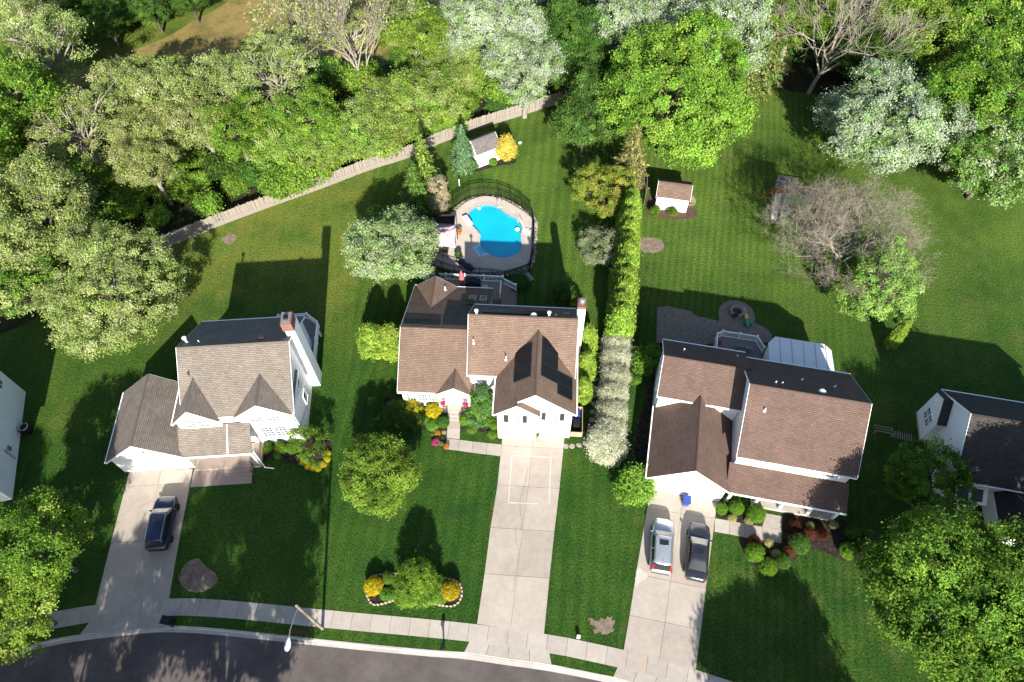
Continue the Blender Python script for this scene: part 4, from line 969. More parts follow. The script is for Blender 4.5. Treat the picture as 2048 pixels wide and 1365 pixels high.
lathe('cloth', [(.05, .6), (.26, .75), (.3, 1.2), (.2, 1.8), (.05, 2.2)], M['brown_canvas'], um2, 12); lathe('pole', [(.025, 0), (.025, 2.35)], M['metal'], um2, 8); lathe('base', [(.28, 0), (.28, .06), (.06, .1)], M['black'], um2, 14)
# house 3 deck and patio things
def H3L(x, y, z): a = R(-12); return Vector((11.667 + x * math.cos(a) - y * math.sin(a), 22.052 + x * math.sin(a) + y * math.cos(a), z))
for p, rz, lb in (((6.7, 15.2), 168, 'grey deck chair by the white railing, left of the pair'), ((7.5, 15.1), 168, 'grey deck chair by the white railing, right of the pair'), ((6.8, 14.3), -12, 'grey deck chair facing the railing, nearer the roof'), ((7.9, 13.6), 70, 'grey deck chair beside the white sunroom')):
    chair('deck_chair', H3L(*p, 1.15), R(rz), M['grey_cloth'], lb)
bx_ = empty('deck_box', H3L(5.0, 14.2, 1.15), R(-12), 'pale storage box at the left end of the right house deck', 'storage box'); box('chest', -.3, .3, -.25, .25, 0, .5, M['sun_roof'], bx_, .02); box('lid', -.32, .32, -.27, .27, .501, .56, M['sun_roof'], bx_, .01)
rb = lathe('red_ball', [(.02, 0), (.18, .08), (.24, .22), (.18, .38), (.02, .44)], M['red_plastic'], None, 14, loc=H3L(4.85, 15.4, 1.15)); tag(rb, 'red ball in the corner of the right house deck', 'ball')
um3 = empty('folded_umbrella', H3L(5.9, 13.2, 1.15), 0, 'folded black parasol on the right house deck', 'umbrella')
lathe('cloth', [(.06, .5), (.35, .6), (.3, 1.0), (.15, 1.7), (.04, 2.0)], M['black_plastic'], um3, 10); lathe('pole', [(.025, 0), (.025, 2.1)], M['metal'], um3, 8)
def c3g(x, y, z=0): return G(1240 + x / 2.625, 560 + y / 2.625, z)
cen_ = c3g(612, 185); rad = (c3g(705, 195) - c3g(515, 195)).length / 2
PT = [c3g(*p).xy for p in ((195, 147), (250, 140), (370, 165), (400, 190), (520, 218))]
arc = [(cen_.x + rad * math.cos(a), cen_.y + rad * math.sin(a)) for a in np.linspace(math.pi + .15, -.55, 26)]
tag(extrude_poly('paver_patio', PT + arc + [c3g(770, 258).xy, c3g(800, 292).xy, c3g(790, 330).xy, c3g(500, 330).xy, c3g(430, 345).xy, c3g(190, 330).xy], 0, .04, M['paver']), kind='structure')
fpit = empty('fire_pit', c3g(612, 172, .04), 0, 'round grey stone fire pit on the paver patio', 'fire pit'); rr = random.Random(5)
for lv in range(3):
    for k in range(14):
        a = 2 * math.pi * (k + .5 * lv) / 14; box('stone', -.11, .11, -.12, .12, 0, .125, M['stone_grey'], fpit, loc=(.6 * math.cos(a), .6 * math.sin(a), .13 * lv), rz=a + math.pi / 2)
lathe('ash_bowl', [(.48, .05), (.48, .06), (.3, .1)], M['rust'], fpit, 16)
toy = empty('toy_coaster', c3g(660, 200, .04), R(-2), 'green and yellow plastic toy ride beside the fire pit', 'toy'); boxes('track', [(-.16, .16, .25, 1.15, .0, .2)], plain('cream_plastic', (.42, .4, .25), .5), toy, .02); box('seat', -.2, .2, -.3, .248, .02, .38, M['yellow_plastic'], toy, .06); box('ramp', -.18, .18, -1.15, -.302, .02, .3, M['green_bright'], toy, .03)
for x in (-.3, .3): lathe('wheel', [(.17, -.04), (.17, .04)], M['blue_plastic'], toy, 14, loc=(x, -.9, .17)).rotation_euler = (0, R(90), 0)
boxes_ = empty('garden_table', c3g(600, 200, .04), R(20), 'small dark table between fire pit and toy', 'table'); box('table_top', -.3, .3, -.2, .2, .4, .44, M['black_plastic'], boxes_)
for x in (-.24, .24):
    for y in (-.15, .15): box('leg', x - .02, x + .02, y - .02, y + .02, 0, .4, M['black_plastic'], boxes_)
# play set
ps = empty('play_set', G(1557, 398), R(-14), 'cedar play set with shingle roof and two slides', 'play set')
for x in (-.75, .75):
    for y in (-.7, .7): box('post', x - .06, x + .06, y - .06, y + .06, 0, 2.5, M['play_wood'], ps)
box('platform', -.8, .8, -.75, .75, 1.3, 1.38, M['play_wood'], ps)
for sg in (-1, 1): slab('roof_slope', [(-1.05, 0, 3.35), (1.05, 0, 3.35), (1.05, sg * 1.0, 2.45), (-1.05, sg * 1.0, 2.45)], .06, M['grey_shingle'] if sg < 0 else M['dark_shingle'], ps)
boxes('side_rail', [(-.8, -.74, -.7, .7, 1.9, 2.0), (.74, .8, -.7, .7, 1.9, 2.0), (-.7, .7, .7, .76, 1.9, 2.0)], M['play_wood'], ps)
for x, m, lb in ((-.45, M['trim_grey'], 'grey'), (.5, M['green_plastic'], 'green')):
    y0, y1 = -.78, -3.4; V = []
    for k in range(8):
        s = k / 7; y = y0 + (y1 - y0) * s; z = 1.36 * (1 - s) ** 1.15 + .12
        V += [(x - .3, y, z + .15), (x - .26, y, z), (x + .26, y, z), (x + .3, y, z + .15)]
    sl_ = mesh('slide', V, [(k * 4 + j, k * 4 + j + 1, k * 4 + j + 5, k * 4 + j + 4) for k in range(7) for j in range(3)], m, ps); q = sl_.modifiers.new('s', 'SOLIDIFY'); q.thickness = .04
tubes('ladder_rail', [([(-.85, .3, 1.4), (-2.0, .2, 0)], [.04, .04]), ([(-.85, -.3, 1.4), (-2.0, -.4, 0)], [.04, .04])], M['play_wood'], ps)
for k in range(4): s = (k + 1) / 5; box('rung', -.85 - 1.15 * s - .03, -.85 - 1.15 * s + .03, -.35, .28, 1.4 * (1 - s) - .03, 1.4 * (1 - s) + .03, M['play_wood'], ps)
tubes('swing_beam', [([(.8, 0, 2.3), (3.8, 0, 2.3)], [.06, .06]), ([(3.8, 0, 2.3), (4.0, .9, 0)], [.05, .05]), ([(3.8, 0, 2.3), (4.0, -.9, 0)], [.05, .05])], M['play_wood'], ps)
for x in (1.6, 2.8):
    sw = box('swing_seat', x - .22, x + .22, -.09, .09, .5, .54, M['green_plastic'], ps); tubes('rope', [([(x - .2, 0, .52), (x - .2, 0, 2.3)], [.012] * 2), ([(x + .2, 0, .52), (x + .2, 0, 2.3)], [.012] * 2)], M['green_plastic'], sw)
# ---------------------------------------------------------------- street lamp, letter box, bins and other small things
lb_ = G(645, 1257.5); lp = empty('street_lamp', lb_, 0, 'street lamp on a wooden pole over the storm drain', 'street lamp')
lathe('pole', [(.125, 0), (.115, 3), (.095, 7.75), (.03, 7.8)], M['pole_wood'], lp, 12)
hd = G(577, 1283, 8.0) - lb_
tubes('arm', [([(0, 0, 7.3), hd * .3 + Vector((0, 0, 5.3)), hd * .7 + Vector((0, 0, 2.5)), hd * .97 + Vector((0, 0, .25))], [.045, .04, .035, .03])], M['metal'], lp)
a = math.atan2(hd.y, hd.x); hdm = mesh('lamp_head', *(lambda st: ([(x, w * c, z + hh * s) for x, w, hh, z in st for c, s in [(math.cos(t), math.sin(t)) for t in np.linspace(0, 2 * math.pi, 10, endpoint=False)]], [(i * 10 + j, i * 10 + (j + 1) % 10, (i + 1) * 10 + (j + 1) % 10, (i + 1) * 10 + j) for i in range(len(st) - 1) for j in range(10)] + [tuple(range(9, -1, -1)), tuple(range((len(st) - 1) * 10, len(st) * 10))]))([(-.35, .06, .06, 0), (-.15, .1, .09, 0), (.1, .2, .12, 0), (.4, .21, .12, 0), (.6, .12, .07, 0), (.66, .03, .03, 0)]), M['sun_roof'], lp, True, loc=hd, rz=a)
drain = empty('storm_drain', G(597, 1277, -.12), R(-5), 'iron storm drain grate with rusty kerb inlet at the road edge', 'drain')
box('frame', -.62, .62, -.36, .34, -.05, .012, M['rust'], drain)
for k in range(9): box('bar', -.56 + k * .125, -.5 + k * .125, -.3, .28, .013, .04, M['black'], drain)
box('inlet_hood', -.66, .66, .36, .62, .0, .17, M['rust'], drain, .02)
mbp = G(888, 1297); mb = empty('mailbox', mbp, R(-6), 'black mailbox on a post at the kerb of the middle lawn', 'mailbox')
box('post', -.06, .06, -.06, .06, 0, 1.05, M['black'], mb); box('arm', -.05, .05, -.3, .25, .9, .98, M['black'], mb)
V = [(x, y, z) for y in (-.32, .22) for x, z in [(-.12, 1.06), (.12, 1.06), (.12, 1.2)] + [(.12 * math.cos(t), 1.2 + .1 * math.sin(t)) for t in np.linspace(.3, math.pi - .3, 5)] + [(-.12, 1.2)]]
n = 9; flipfix(mesh('box', V, [tuple(range(n)), tuple(range(2 * n - 1, n - 1, -1))] + [(i, i + n, (i + 1) % n + n, (i + 1) % n) for i in range(n)], M['black'], mb)); box('flag', .125, .14, -.1, .1, 1.1, 1.3, M['black'], mb)
ub = box('utility_box', -.14, .14, -.12, .12, 0, .42, M['sun_roof'], None, .03, loc=G(1156.5, 1275), rz=R(-8)); tag(ub, 'small white utility pedestal on the grass by the pavement', 'utility box')
ub2 = box('utility_box', -.14, .14, -.14, .14, 0, .55, M['sun_roof'], None, .04, loc=G(98, 1208)); tag(ub2, 'small pale green utility pedestal under the left roadside tree', 'utility box')
def bin_(loc, rz, m, label):
    b = empty('wheeled_bin', loc, rz, label, 'bin')
    V = [(sx * w, sy * d, z) for z, w, d in ((.06, .24, .26), (.98, .3, .36)) for sx, sy in ((-1, -1), (1, -1), (1, 1), (-1, 1))]
    o = flipfix(mesh('body', V, [(0, 1, 2, 3), (4, 5, 6, 7), (0, 1, 5, 4), (1, 2, 6, 5), (2, 3, 7, 6), (3, 0, 4, 7)], m, b)); o.modifiers.new('b', 'BEVEL').width = .03
    boxes('lid', [(-.32, .32, -.4, .36, .982, 1.03), (-.26, .26, -.34, .3, 1.031, 1.07)], m, b, .015)
    for x in (-.27, .27): lathe('wheel', [(.12, -.03), (.12, .03)], M['rubber'], b, 14, loc=(x, .3, .12)).rotation_euler = (0, R(90), 0)
    tubes('handle', [([(-.25, .36, .95), (-.25, .45, .98), (.25, .45, .98), (.25, .36, .95)], [.018] * 4)], m, b)
    return b
bin_(G(1369.5, 1007), R(-10), M['blue_plastic'], 'blue wheeled bin in front of the right garage door')
bin_(G(342, 1246), R(-100), M['black_plastic'], 'dark wheeled bin at the foot of the left driveway')
bin_(H2L(.62, 2.0, 0), R(-4), M['blue_plastic'], 'blue wheeled bin inside the timber enclosure')
bin_(H2L(.62, 1.1, 0), R(-4), M['black_plastic'], 'dark wheeled bin inside the timber enclosure')
bsk = empty('wall_basket', H2L(-2.95, -.05, 0), 0, 'basketball hoop post base seen at the middle garage door', 'basket'); lathe('pot', [(.14, 0), (.2, .3), (.16, .3)], M['terracotta'], bsk, 12); bsk['plant'] = 3
bsk['label'] = 'small potted plant standing before the middle garage door'; bsk['category'] = 'flower pot'; bsk.name = 'flower_pot'
ac = empty('air_conditioner', G(57, 862), R(10), 'air conditioning unit beside the left edge house', 'air conditioner')
box('case', -.4, .4, -.4, .4, 0, .8, M['black_plastic'], ac, .05); ang = np.linspace(0, 2 * np.pi, 21)
tubes('top_ring', [(np.stack([.36 * np.cos(ang), .36 * np.sin(ang), np.full(21, .83)], 1), [.05] * 21)], M['trim_grey'], ac); lathe('fan_hub', [(.1, .8), (.1, .84)], M['black'], ac, 12)
bl = lathe('white_ball', [(.02, 0), (.14, .06), (.19, .17), (.14, .28), (.02, .34)], M['trim'], None, 14, loc=G(1040, 288)); tag(bl, 'white ball lying on the lawn right of the grey-roofed shed', 'ball')
wpst = lathe('lawn_post', [(.05, 0), (.05, .9), (.06, .9), (.06, .95), (.02, .97)], M['pvc'], None, 10, loc=G(919, 372)); tag(wpst, 'short white post on the grass behind the pool fence', 'post')
fr = empty('timber_frame', G(1765, 870), R(-14), 'grey ladder-like wooden frame lying in the shade by the right house', 'wooden frame')
for y in (0, .32, .64): box('rail', -.8, .8, y - .03, y + .03, .5 - y * .3, .56 - y * .3, M['fence_wood'], fr)
for x in (-.75, .75): box('leg', x - .04, x + .04, -.05, .05, 0, .55, M['fence_wood'], fr); box('leg', x - .04, x + .04, .6, .7, 0, .34, M['fence_wood'], fr)
for k in range(9): box('slat', .9 + k * .19, .97 + k * .19, -.1, .62, .03, .07, M['fence_wood'], fr)
wt_ = empty('folding_table', G(244, 580), R(20), 'white folding table glimpsed through the pale tree on the left lawn', 'table')
box('table_top', -.9, .9, -.4, .4, .7, .75, M['trim'], wt_, .02)
for x in (-.7, .7):
    for y in (-.3, .3): box('leg', x - .02, x + .02, y - .02, y + .02, 0, .7, M['metal'], wt_)
# stepping stones along the side of house 2
for i, p in enumerate([(1132, 893), (1144, 893), (1158, 891), (1170, 887), (1178, 872), (1180, 856), (1183, 840), (1185, 824), (1187, 808), (1188, 792), (1190, 776), (1191, 760), (1192, 744)]):
    rr = random.Random(i); o = lathe('stepping_stone', [(.24, -.02), (.25, .03), (.2, .05)], M['stone_grey'], None, 11, loc=G(*p), rz=rr.uniform(0, 6)); o.scale = (rr.uniform(.85, 1.1), rr.uniform(.8, 1.05), 1)
    tag(o, 'round grey stepping stone in the curved line beside the middle house', 'stepping stone', 'stepping stones beside the middle house')
# island bed edging
BD = [(731, 1180), (737, 1160), (760, 1150), (790, 1148), (812, 1150), (860, 1150), (895, 1158), (917, 1166), (924, 1184), (918, 1204), (900, 1213), (868, 1208), (835, 1196), (802, 1198), (765, 1208), (746, 1209), (735, 1195)]
bd = resample(polyline(BD + BD[:1]), .31); bn = normals(bd); rr = random.Random(2)
edge = empty('stone_edging', bd[0], 0, 'tan stone edging round the island flower bed', 'stone edging')
for p, n in zip(bd[:-1], bn):
    o = obj('stone', SM2[rr.randrange(4)], None, edge, p - bd[0] - Vector((0, 0, .01)), math.atan2(-n.x, n.y) + rr.uniform(-.15, .15)); o.scale = (rr.uniform(.13, .16), rr.uniform(.08, .11), rr.uniform(.11, .17))
# fence stub by the right shed
stb = resample([G(1282, 350), G(1290, 380), G(1287, 412)], .17); sf = empty('wooden_fence', stb[0], 0, 'short shaded wooden fence beside the brown-roofed shed', 'fence')
for p in stb: obj('picket', pks[0].data, None, sf, p - stb[0], R(90))
d = stb[-1] - stb[0]; box('rail', 0, d.length, .03, .07, 1.3, 1.39, M['fence_wood'], sf, rz=math.atan2(d.y, d.x))

# ---------------------------------------------------------------- cars
def car(label, loc, heading, L, W, H, paint, kind):
    c = empty('parked_car', loc, heading, label, 'car', 'cars parked on the driveways')
    if kind == 'suv':
        st = [(-.5, .38, .86, .5), (-.492, .44, .98, .36), (-.46, .48, 1.03, .27), (-.3, .5, 1.03, .24), (-.1, .5, 1.01, .23), (.1, .5, 1.0, .23), (.26, .495, 1.02, .23), (.36, .48, .98, .24), (.44, .45, .9, .26), (.48, .39, .8, .32), (.5, .3, .68, .38)]
        cb = (.245, .1, -.40, -.475, .465, .37); zb = .98
    else:
        st = [(-.5, .34, .78, .48), (-.492, .41, .88, .36), (-.46, .46, .93, .27), (-.36, .49, .95, .22), (-.1, .5, .9, .2), (.1, .5, .88, .2), (.26, .495, .9, .2), (.36, .48, .86, .22), (.44, .44, .78, .25), (.485, .37, .68, .3), (.5, .28, .6, .36)]
        cb = (.22, .055, -.2, -.375, .45, .33); zb = .87
    V, F = [], []
    for x, hw, zt, z0 in st:
        w = hw * W; half = [(0, zt + .035), (.5 * w, zt + .03), (.84 * w, zt + .005), (.96 * w, zt - .08), (w, zt - .25), (w * .995, z0 + .2), (.95 * w, z0 + .03), (.7 * w, z0)]
        ring = half + [(-y, z) for y, z in half[::-1][:-1]]; V += [(x * L, y, z) for y, z in ring]
    m = 15
    for i in range(len(st) - 1):
        for j in range(m): F.append((i * m + j, i * m + (j + 1) % m, (i + 1) * m + (j + 1) % m, (i + 1) * m + j))
    F += [tuple(range(m)), tuple(range((len(st) - 1) * m, len(st) * m))]
    body = flipfix(mesh('body', V, F, paint, c, True))
    xf0, xf1, xr1, xr0, wb, wr = cb; wb *= W; wr *= W
    def cab(t):
        return (L * (xf0 + (xf1 - xf0) * t), L * (xr0 + (xr1 - xr0) * t), wb + (wr - wb) * t, zb + (H - zb) * t)
    V, F = [], []; N = 28
    for t, ins in ((0, 0), (.45, -.012), (.86, -.005), (.96, .03), (1.0, .1)):
        a, b, w, z = cab(t); a -= ins; b += ins; w -= ins
        for k in range(N):
            th = 2 * math.pi * k / N; cx_, sx_ = math.cos(th), math.sin(th); e = .34
            V.append(((a + b) / 2 + (a - b) / 2 * math.copysign(abs(cx_) ** e, cx_), w * math.copysign(abs(sx_) ** e, sx_), z))
    V.append(((xf1 + xr1) / 2 * L, 0, H + .02))
    for i in range(4):
        for k in range(N): F.append((i * N + k, i * N + (k + 1) % N, (i + 1) * N + (k + 1) % N, (i + 1) * N + k))
    for k in range(N): F.append((4 * N + k, 4 * N + (k + 1) % N, 5 * N))
    flipfix(mesh('cabin', V, F, paint, c, True))
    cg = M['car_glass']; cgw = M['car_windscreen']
    def patch_fr(name, t0, t1, front, m):
        Vp = []
        for t in (t0, (t0 + t1) / 2, t1):
            a, b, w, z = cab(t); x = a + .022 if front else b - .022
            for s in (-.86, -.5, 0, .5, .86): Vp.append((x - (abs(s) ** 4) * .03 * (1 if front else -1), s * w, z + .012))
        return mesh(name, Vp, [(r * 5 + k, r * 5 + k + 1, r * 5 + k + 6, r * 5 + k + 5) for r in range(2) for k in range(4)], m, c, True)
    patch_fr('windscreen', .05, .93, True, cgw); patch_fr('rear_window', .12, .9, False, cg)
    for sg in (-1, 1):
        for s0, s1 in ((.08, .46), (.5, .86)):
            Vp = []
            for t in (.08, .84):
                a, b, w, z = cab(t)
                for s in (s0, s1): Vp.append((a - .06 + (b - a + .1) * s, sg * (w + .028), z))
            mesh('side_window', Vp, [(0, 1, 3, 2)], cg, c)
        if kind == 'suv': boxes('roof_rail', [(L * xr1 + .15, L * xf1 - .1, sg * (wr - .06) - .02, sg * (wr - .06) + .02, H + .01, H + .055)], M['metal'], c, .01)
        y = sg * (W / 2 + .07); boxes('mirror', [(L * .2 - .06, L * .2 + .06, min(sg * W * .47, y + sg * .06), max(sg * W * .47, y + sg * .06), zb + .0, zb + .14)], paint, c, .03)
        boxes('headlight', [(L * .455, L * .485, sg * W * .29 - .12, sg * W * .29 + .12, .62, .7)], M['sun_roof'], c, .03)
        if kind == 'suv' and 'silver' in label: mesh('tail_light', [(cab(t)[1] - .03 + dx, sg * (cab(t)[2] * .86 + q), cab(t)[3]) for t in (-.12, .8) for dx, q in ((0, 0), (0, .1), (.1, .12))], [(0, 1, 4, 3), (1, 2, 5, 4)], M['car_red'], c)
        else: boxes('tail_light', [(-L * .495, -L * .46, sg * W * .34 - .16, sg * W * .34 + .16, .72, .84)], M['car_red'], c, .03)
        for xw in (.3, -.29):
            wh = lathe('wheel', [(.2, -.1), (.31, -.1), (.335, -.06), (.335, .06), (.31, .1), (.2, .1)], M['rubber'], c, 20, loc=(L * xw, sg * (W / 2 - .095), .335), smooth=True); wh.rotation_euler = (R(90), 0, 0)
            rim = lathe('rim', [(.21, -.06), (.21, .0), (.2, .075), (.06, .085)], M['metal'], wh, 14); rim.scale = (1, 1, -sg)
    a, b, w, z = cab(1)
    boxes('sunroof', [(a - .75, a - .3, -.36 * W / 1.8, .36 * W / 1.8, H + .0, H + .03)], cg, c, .01)
    boxes('bumper', [(-L * .5 - .02, -L * .47, -W * .38, W * .38, .42, .58)], paint if kind != 'suv' else M['black_plastic'], c, .04)
    mesh('antenna', *box_vf(L * xr1 + .25, L * xr1 + .32, -.015, .015, H + .0, H + .12), M['black'], c)
    return c
M['car_glass'] = glass_mat('car_glass', (.012, .014, .015), .05); M['car_windscreen'] = glass_mat('car_windscreen', (.3, .31, .27), .12); M['car_red'] = plain('tail_lamp', (.5, .01, .015), .25, .1, 2, 0)  # windscreen base is pale: sky reflection and bright interior painted into the glass colour
def heading(nose, tail, z): a, b = G(*nose, z), G(*tail, z); d = a - b; return math.atan2(d.y, d.x), (a + b) / 2
an, m0 = heading((354.7, 1015.4), (341.8, 1079.3), .34); side = Vector((math.sin(an), -math.cos(an), 0)); ctr = m0 - side * .84
car('dark blue estate car with roof rails on the left driveway', (ctr.x, ctr.y, .03), an, 4.6, 1.86, 1.66, paint_mat('navy_paint', (.006, .011, .04)), 'suv')
an, m0 = heading((1327, 1046), (1321.5, 1138), .7); car('silver estate car with tall red tail lights on the right driveway', (m0.x, m0.y, .03), an, 4.5, 1.82, 1.68, paint_mat('silver_paint', (.42, .45, .49), .6), 'suv')
an, m0 = heading((1399, 1055), (1391.5, 1153), .6); car('dark grey saloon car with sunroof on the right driveway', (m0.x, m0.y, .03), an, 4.75, 1.82, 1.45, paint_mat('charcoal_paint', (.035, .038, .05), .5), 'sedan')
# ---------------------------------------------------------------- vegetation
def unit(v): return v / (np.linalg.norm(v, axis=-1, keepdims=True) + 1e-9)
def leaf_quads(rng, P, Nn, size, colr, asp=.6, T=None):
    n = len(P); r = rng.normal(size=(n, 3)) if T is None else T
    t = unit(np.cross(Nn, r) if T is None else r - Nn * np.sum(r * Nn, 1, keepdims=True)); b = np.cross(Nn, t)
    s = (size * rng.uniform(.65, 1.3, n))[:, None]
    V = np.stack([P - t * s * .45 + b * s * asp * .55, P - t * s * .45 - b * s * asp * .55, P + t * s * .6], 1).reshape(-1, 3)
    return V, np.arange(n * 3).reshape(-1, 3), np.repeat(colr, 3, axis=0)
def pick_colors(rng, pal, ncl, per, cl_var=.27, lf_var=.2, own=.75):
    w = np.array([p[1] for p in pal], float); w /= w.sum(); C = np.array([p[0] for p in pal])
    ci = rng.choice(len(pal), ncl, p=w); li = rng.choice(len(pal), (ncl, per), p=w)
    idx = np.where(rng.random((ncl, per)) < own, ci[:, None], li)
    c = C[idx] * (1 + cl_var * rng.normal(size=(ncl, 1, 1))).clip(.5, 1.6) * (1 + lf_var * rng.normal(size=(ncl, per, 1))).clip(.4, 1.8)
    c = c.reshape(-1, 3); lum = c.mean(1, keepdims=True)
    return (c * (1.75 - 2.1 * lum).clip(.82, 1.7)).clip(0, .7)
def auto_lobes(rng, r, rv, zc, n=9, spread=.62, size=.5):
    L = [(0, 0, zc, r * .72, r * .72, rv * .75)]
    for i in range(n):
        a = 2 * math.pi * (i / n) + rng.uniform(-.4, .4); e = rng.uniform(-.45, .75); q = spread * rng.uniform(.8, 1.15)
        s = size * rng.uniform(.7, 1.15)
        L.append((q * r * math.cos(a) * math.cos(e * .8), q * r * math.sin(a) * math.cos(e * .8), zc + q * rv * math.sin(e) * 1.05, r * s, r * s, rv * s))
    return np.array(L)
FINE = 3.7
def crown_parts(seed, lobes, ncl, per, size, pal, cr=.5, flat=.6, shell=.72, upb=.45, asp=.6, upright=False, low=-.55, own=.75, out=.8):
    per = int(per * FINE); size = size * FINE ** -.43
    rng = np.random.default_rng(seed); L = np.asarray(lobes); w = (L[:, 3] * L[:, 5]) ** 1.0; w = w / w.sum(); C, D = [], []
    got = 0
    while got < ncl:
        k = rng.choice(len(L), ncl, p=w); d = unit(rng.normal(size=(ncl, 3))); fr = shell + (1 - shell) * rng.random(ncl) ** .6
        p = L[k, :3] + d * L[k, 3:6] * fr[:, None]
        q = np.linalg.norm((p[:, None, :] - L[None, :, :3]) / L[None, :, 3:6], axis=2); q[np.arange(ncl), k] = 9
        ok = (q.min(1) > .68) & (d[:, 2] > low + .3 * rng.normal(size=ncl)) & (p[:, 2] > .15)
        C.append(p[ok]); D.append(d[ok]); got += ok.sum()
    C = np.concatenate(C)[:ncl]; D = np.concatenate(D)[:ncl]
    cs = (rng.uniform(.55, 1.45, ncl) * cr)[:, None, None]
    off = rng.normal(size=(ncl, per, 3)) * np.array([1, 1, flat]) * cs * .6
    P = (C[:, None, :] + off).reshape(-1, 3)
    Nn = unit(np.repeat(D, per, 0) * out + np.array([0, 0, upb]) + rng.normal(size=(ncl * per, 3)) * .62)
    T = None
    if upright: T = np.array([0, 0, 1.0]) + rng.normal(size=(ncl * per, 3)) * .45 + np.repeat(D, per, 0) * .3
    ok = P[:, 2] > .05
    V, F, c = leaf_quads(rng, P, Nn, size, pick_colors(rng, pal, ncl, per, own=own), asp, T)
    return V, F, c, C
def limb_paths(seed, C, trunk_h, r0, nl=16, lean=(0, 0), split=.35):
    rng = np.random.default_rng(seed + 7); top = np.array([lean[0], lean[1], trunk_h]); paths = []
    tr = np.array([[0, 0, -.1], [lean[0] * .12, lean[1] * .12, trunk_h * .3], [lean[0] * .5, lean[1] * .5, trunk_h * .65], top])
    paths.append((tr, [r0 * 1.25, r0, r0 * .8, r0 * .5]))
    if nl:
        for e in C[rng.choice(len(C), min(nl, len(C)), replace=False)]:
            s = rng.uniform(split, 1.0); b = tr[0] * (1 - s) + top * s; b[:2] = np.array(lean) * s ** 1.3
            if b[2] > e[2]: b = tr[1]
            m1 = b + (e - b) * .35 + np.array([0, 0, .12 * np.linalg.norm(e - b)]); m2 = b + (e - b) * .7 + np.array([0, 0, .08 * np.linalg.norm(e - b)]) + rng.normal(size=3) * .15
            q = r0 * rng.uniform(.32, .5); paths.append((np.array([b, m1, m2, e]), [q, q * .7, q * .45, q * .18]))
            for _ in range(2):
                e2 = m2 + (e - m2) * .5 + rng.normal(size=3) * .13 * np.linalg.norm(e - b); paths.append((np.array([m1 + (m2 - m1) * rng.random(), (m2 + e2) / 2, e2]), [q * .4, q * .25, q * .1]))
    return paths
def tree(name, loc, label, cat, lobes, ncl, per, size, pal, trunk_h, r0, seed=1, bark='bark', nl=16, leafm='leaf', group=None, lean=(0, 0), rz=0, part='crown', **k):
    e = empty(name, (loc[0], loc[1], 0), rz, label, cat, group)
    k['cr'] = k.get('cr', .5) * .72; k.setdefault('shell', .6); k.setdefault('flat', .62)
    V, F, c, C = crown_parts(seed, lobes, int(ncl * .62), int(per * 1.55), size * .95, pal, **k)
    obj(part, np_mesh(part, V, F, c), M[leafm], e)
    if r0: tubes('trunk' if part == 'crown' else 'stems', limb_paths(seed, C, trunk_h, r0, nl, lean), M[bark], e, 6)
    return e
def conifer(name, loc, label, h, r, pal, seed, levels=16, size=.3, group=None, cat='tree', per=9, z0=.06, power=.9, rz=0, n0=11):
    rng = np.random.default_rng(seed); P, N, T, paths = [], [], [], [(np.array([[0, 0, -.1], [0, 0, h * .5], [0, 0, h * .97]]), [.03 * h, .018 * h, .004 * h])]
    for i in range(levels):
        s = z0 + (1 - z0) * i / levels; z = h * s; rr_ = r * (1 - s) ** power + .08; nb = max(5, int(n0 * (1 - .5 * s)))
        for k in range(nb):
            a = 2 * math.pi * (k + rng.random() * .8) / nb + i; L = rr_ * rng.uniform(.75, 1.12); d = np.array([math.cos(a), math.sin(a), 0])
            tip = np.array([d[0] * L, d[1] * L, z - L * .18 + rng.normal() * .05]); b = np.array([0, 0, z + .1 * L])
            if i % 2 == 0: paths.append((np.array([b, tip]), [.03, .01]))
            m = max(4, int(per * L / r * 2.2) + 2)
            for q in np.linspace(.3, 1.02, m):
                for sd in (-1, 1):
                    p = b + (tip - b) * q + np.array([-d[1], d[0], 0]) * sd * (1.05 - q) * L * .3 * rng.random() + rng.normal(size=3) * .04 * r
                    P.append(p); N.append(np.array([0, 0, 1]) + d * .35 + rng.normal(size=3) * .3); T.append(d + np.array([-d[1], d[0], 0]) * sd * .6 + np.array([0, 0, -.25]))
    P, N, T = np.array(P), unit(np.array(N)), np.array(T); n = len(P)
    V, F, c = leaf_quads(rng, P, N, size, pick_colors(rng, pal, n, 1), .42, T)
    e = empty(name, (loc[0], loc[1], 0), rz, label, cat, group)
    obj('crown', np_mesh('crown', V, F, c), M['needle'], e); tubes('trunk', paths, M['bark'], e, 5)
    return e
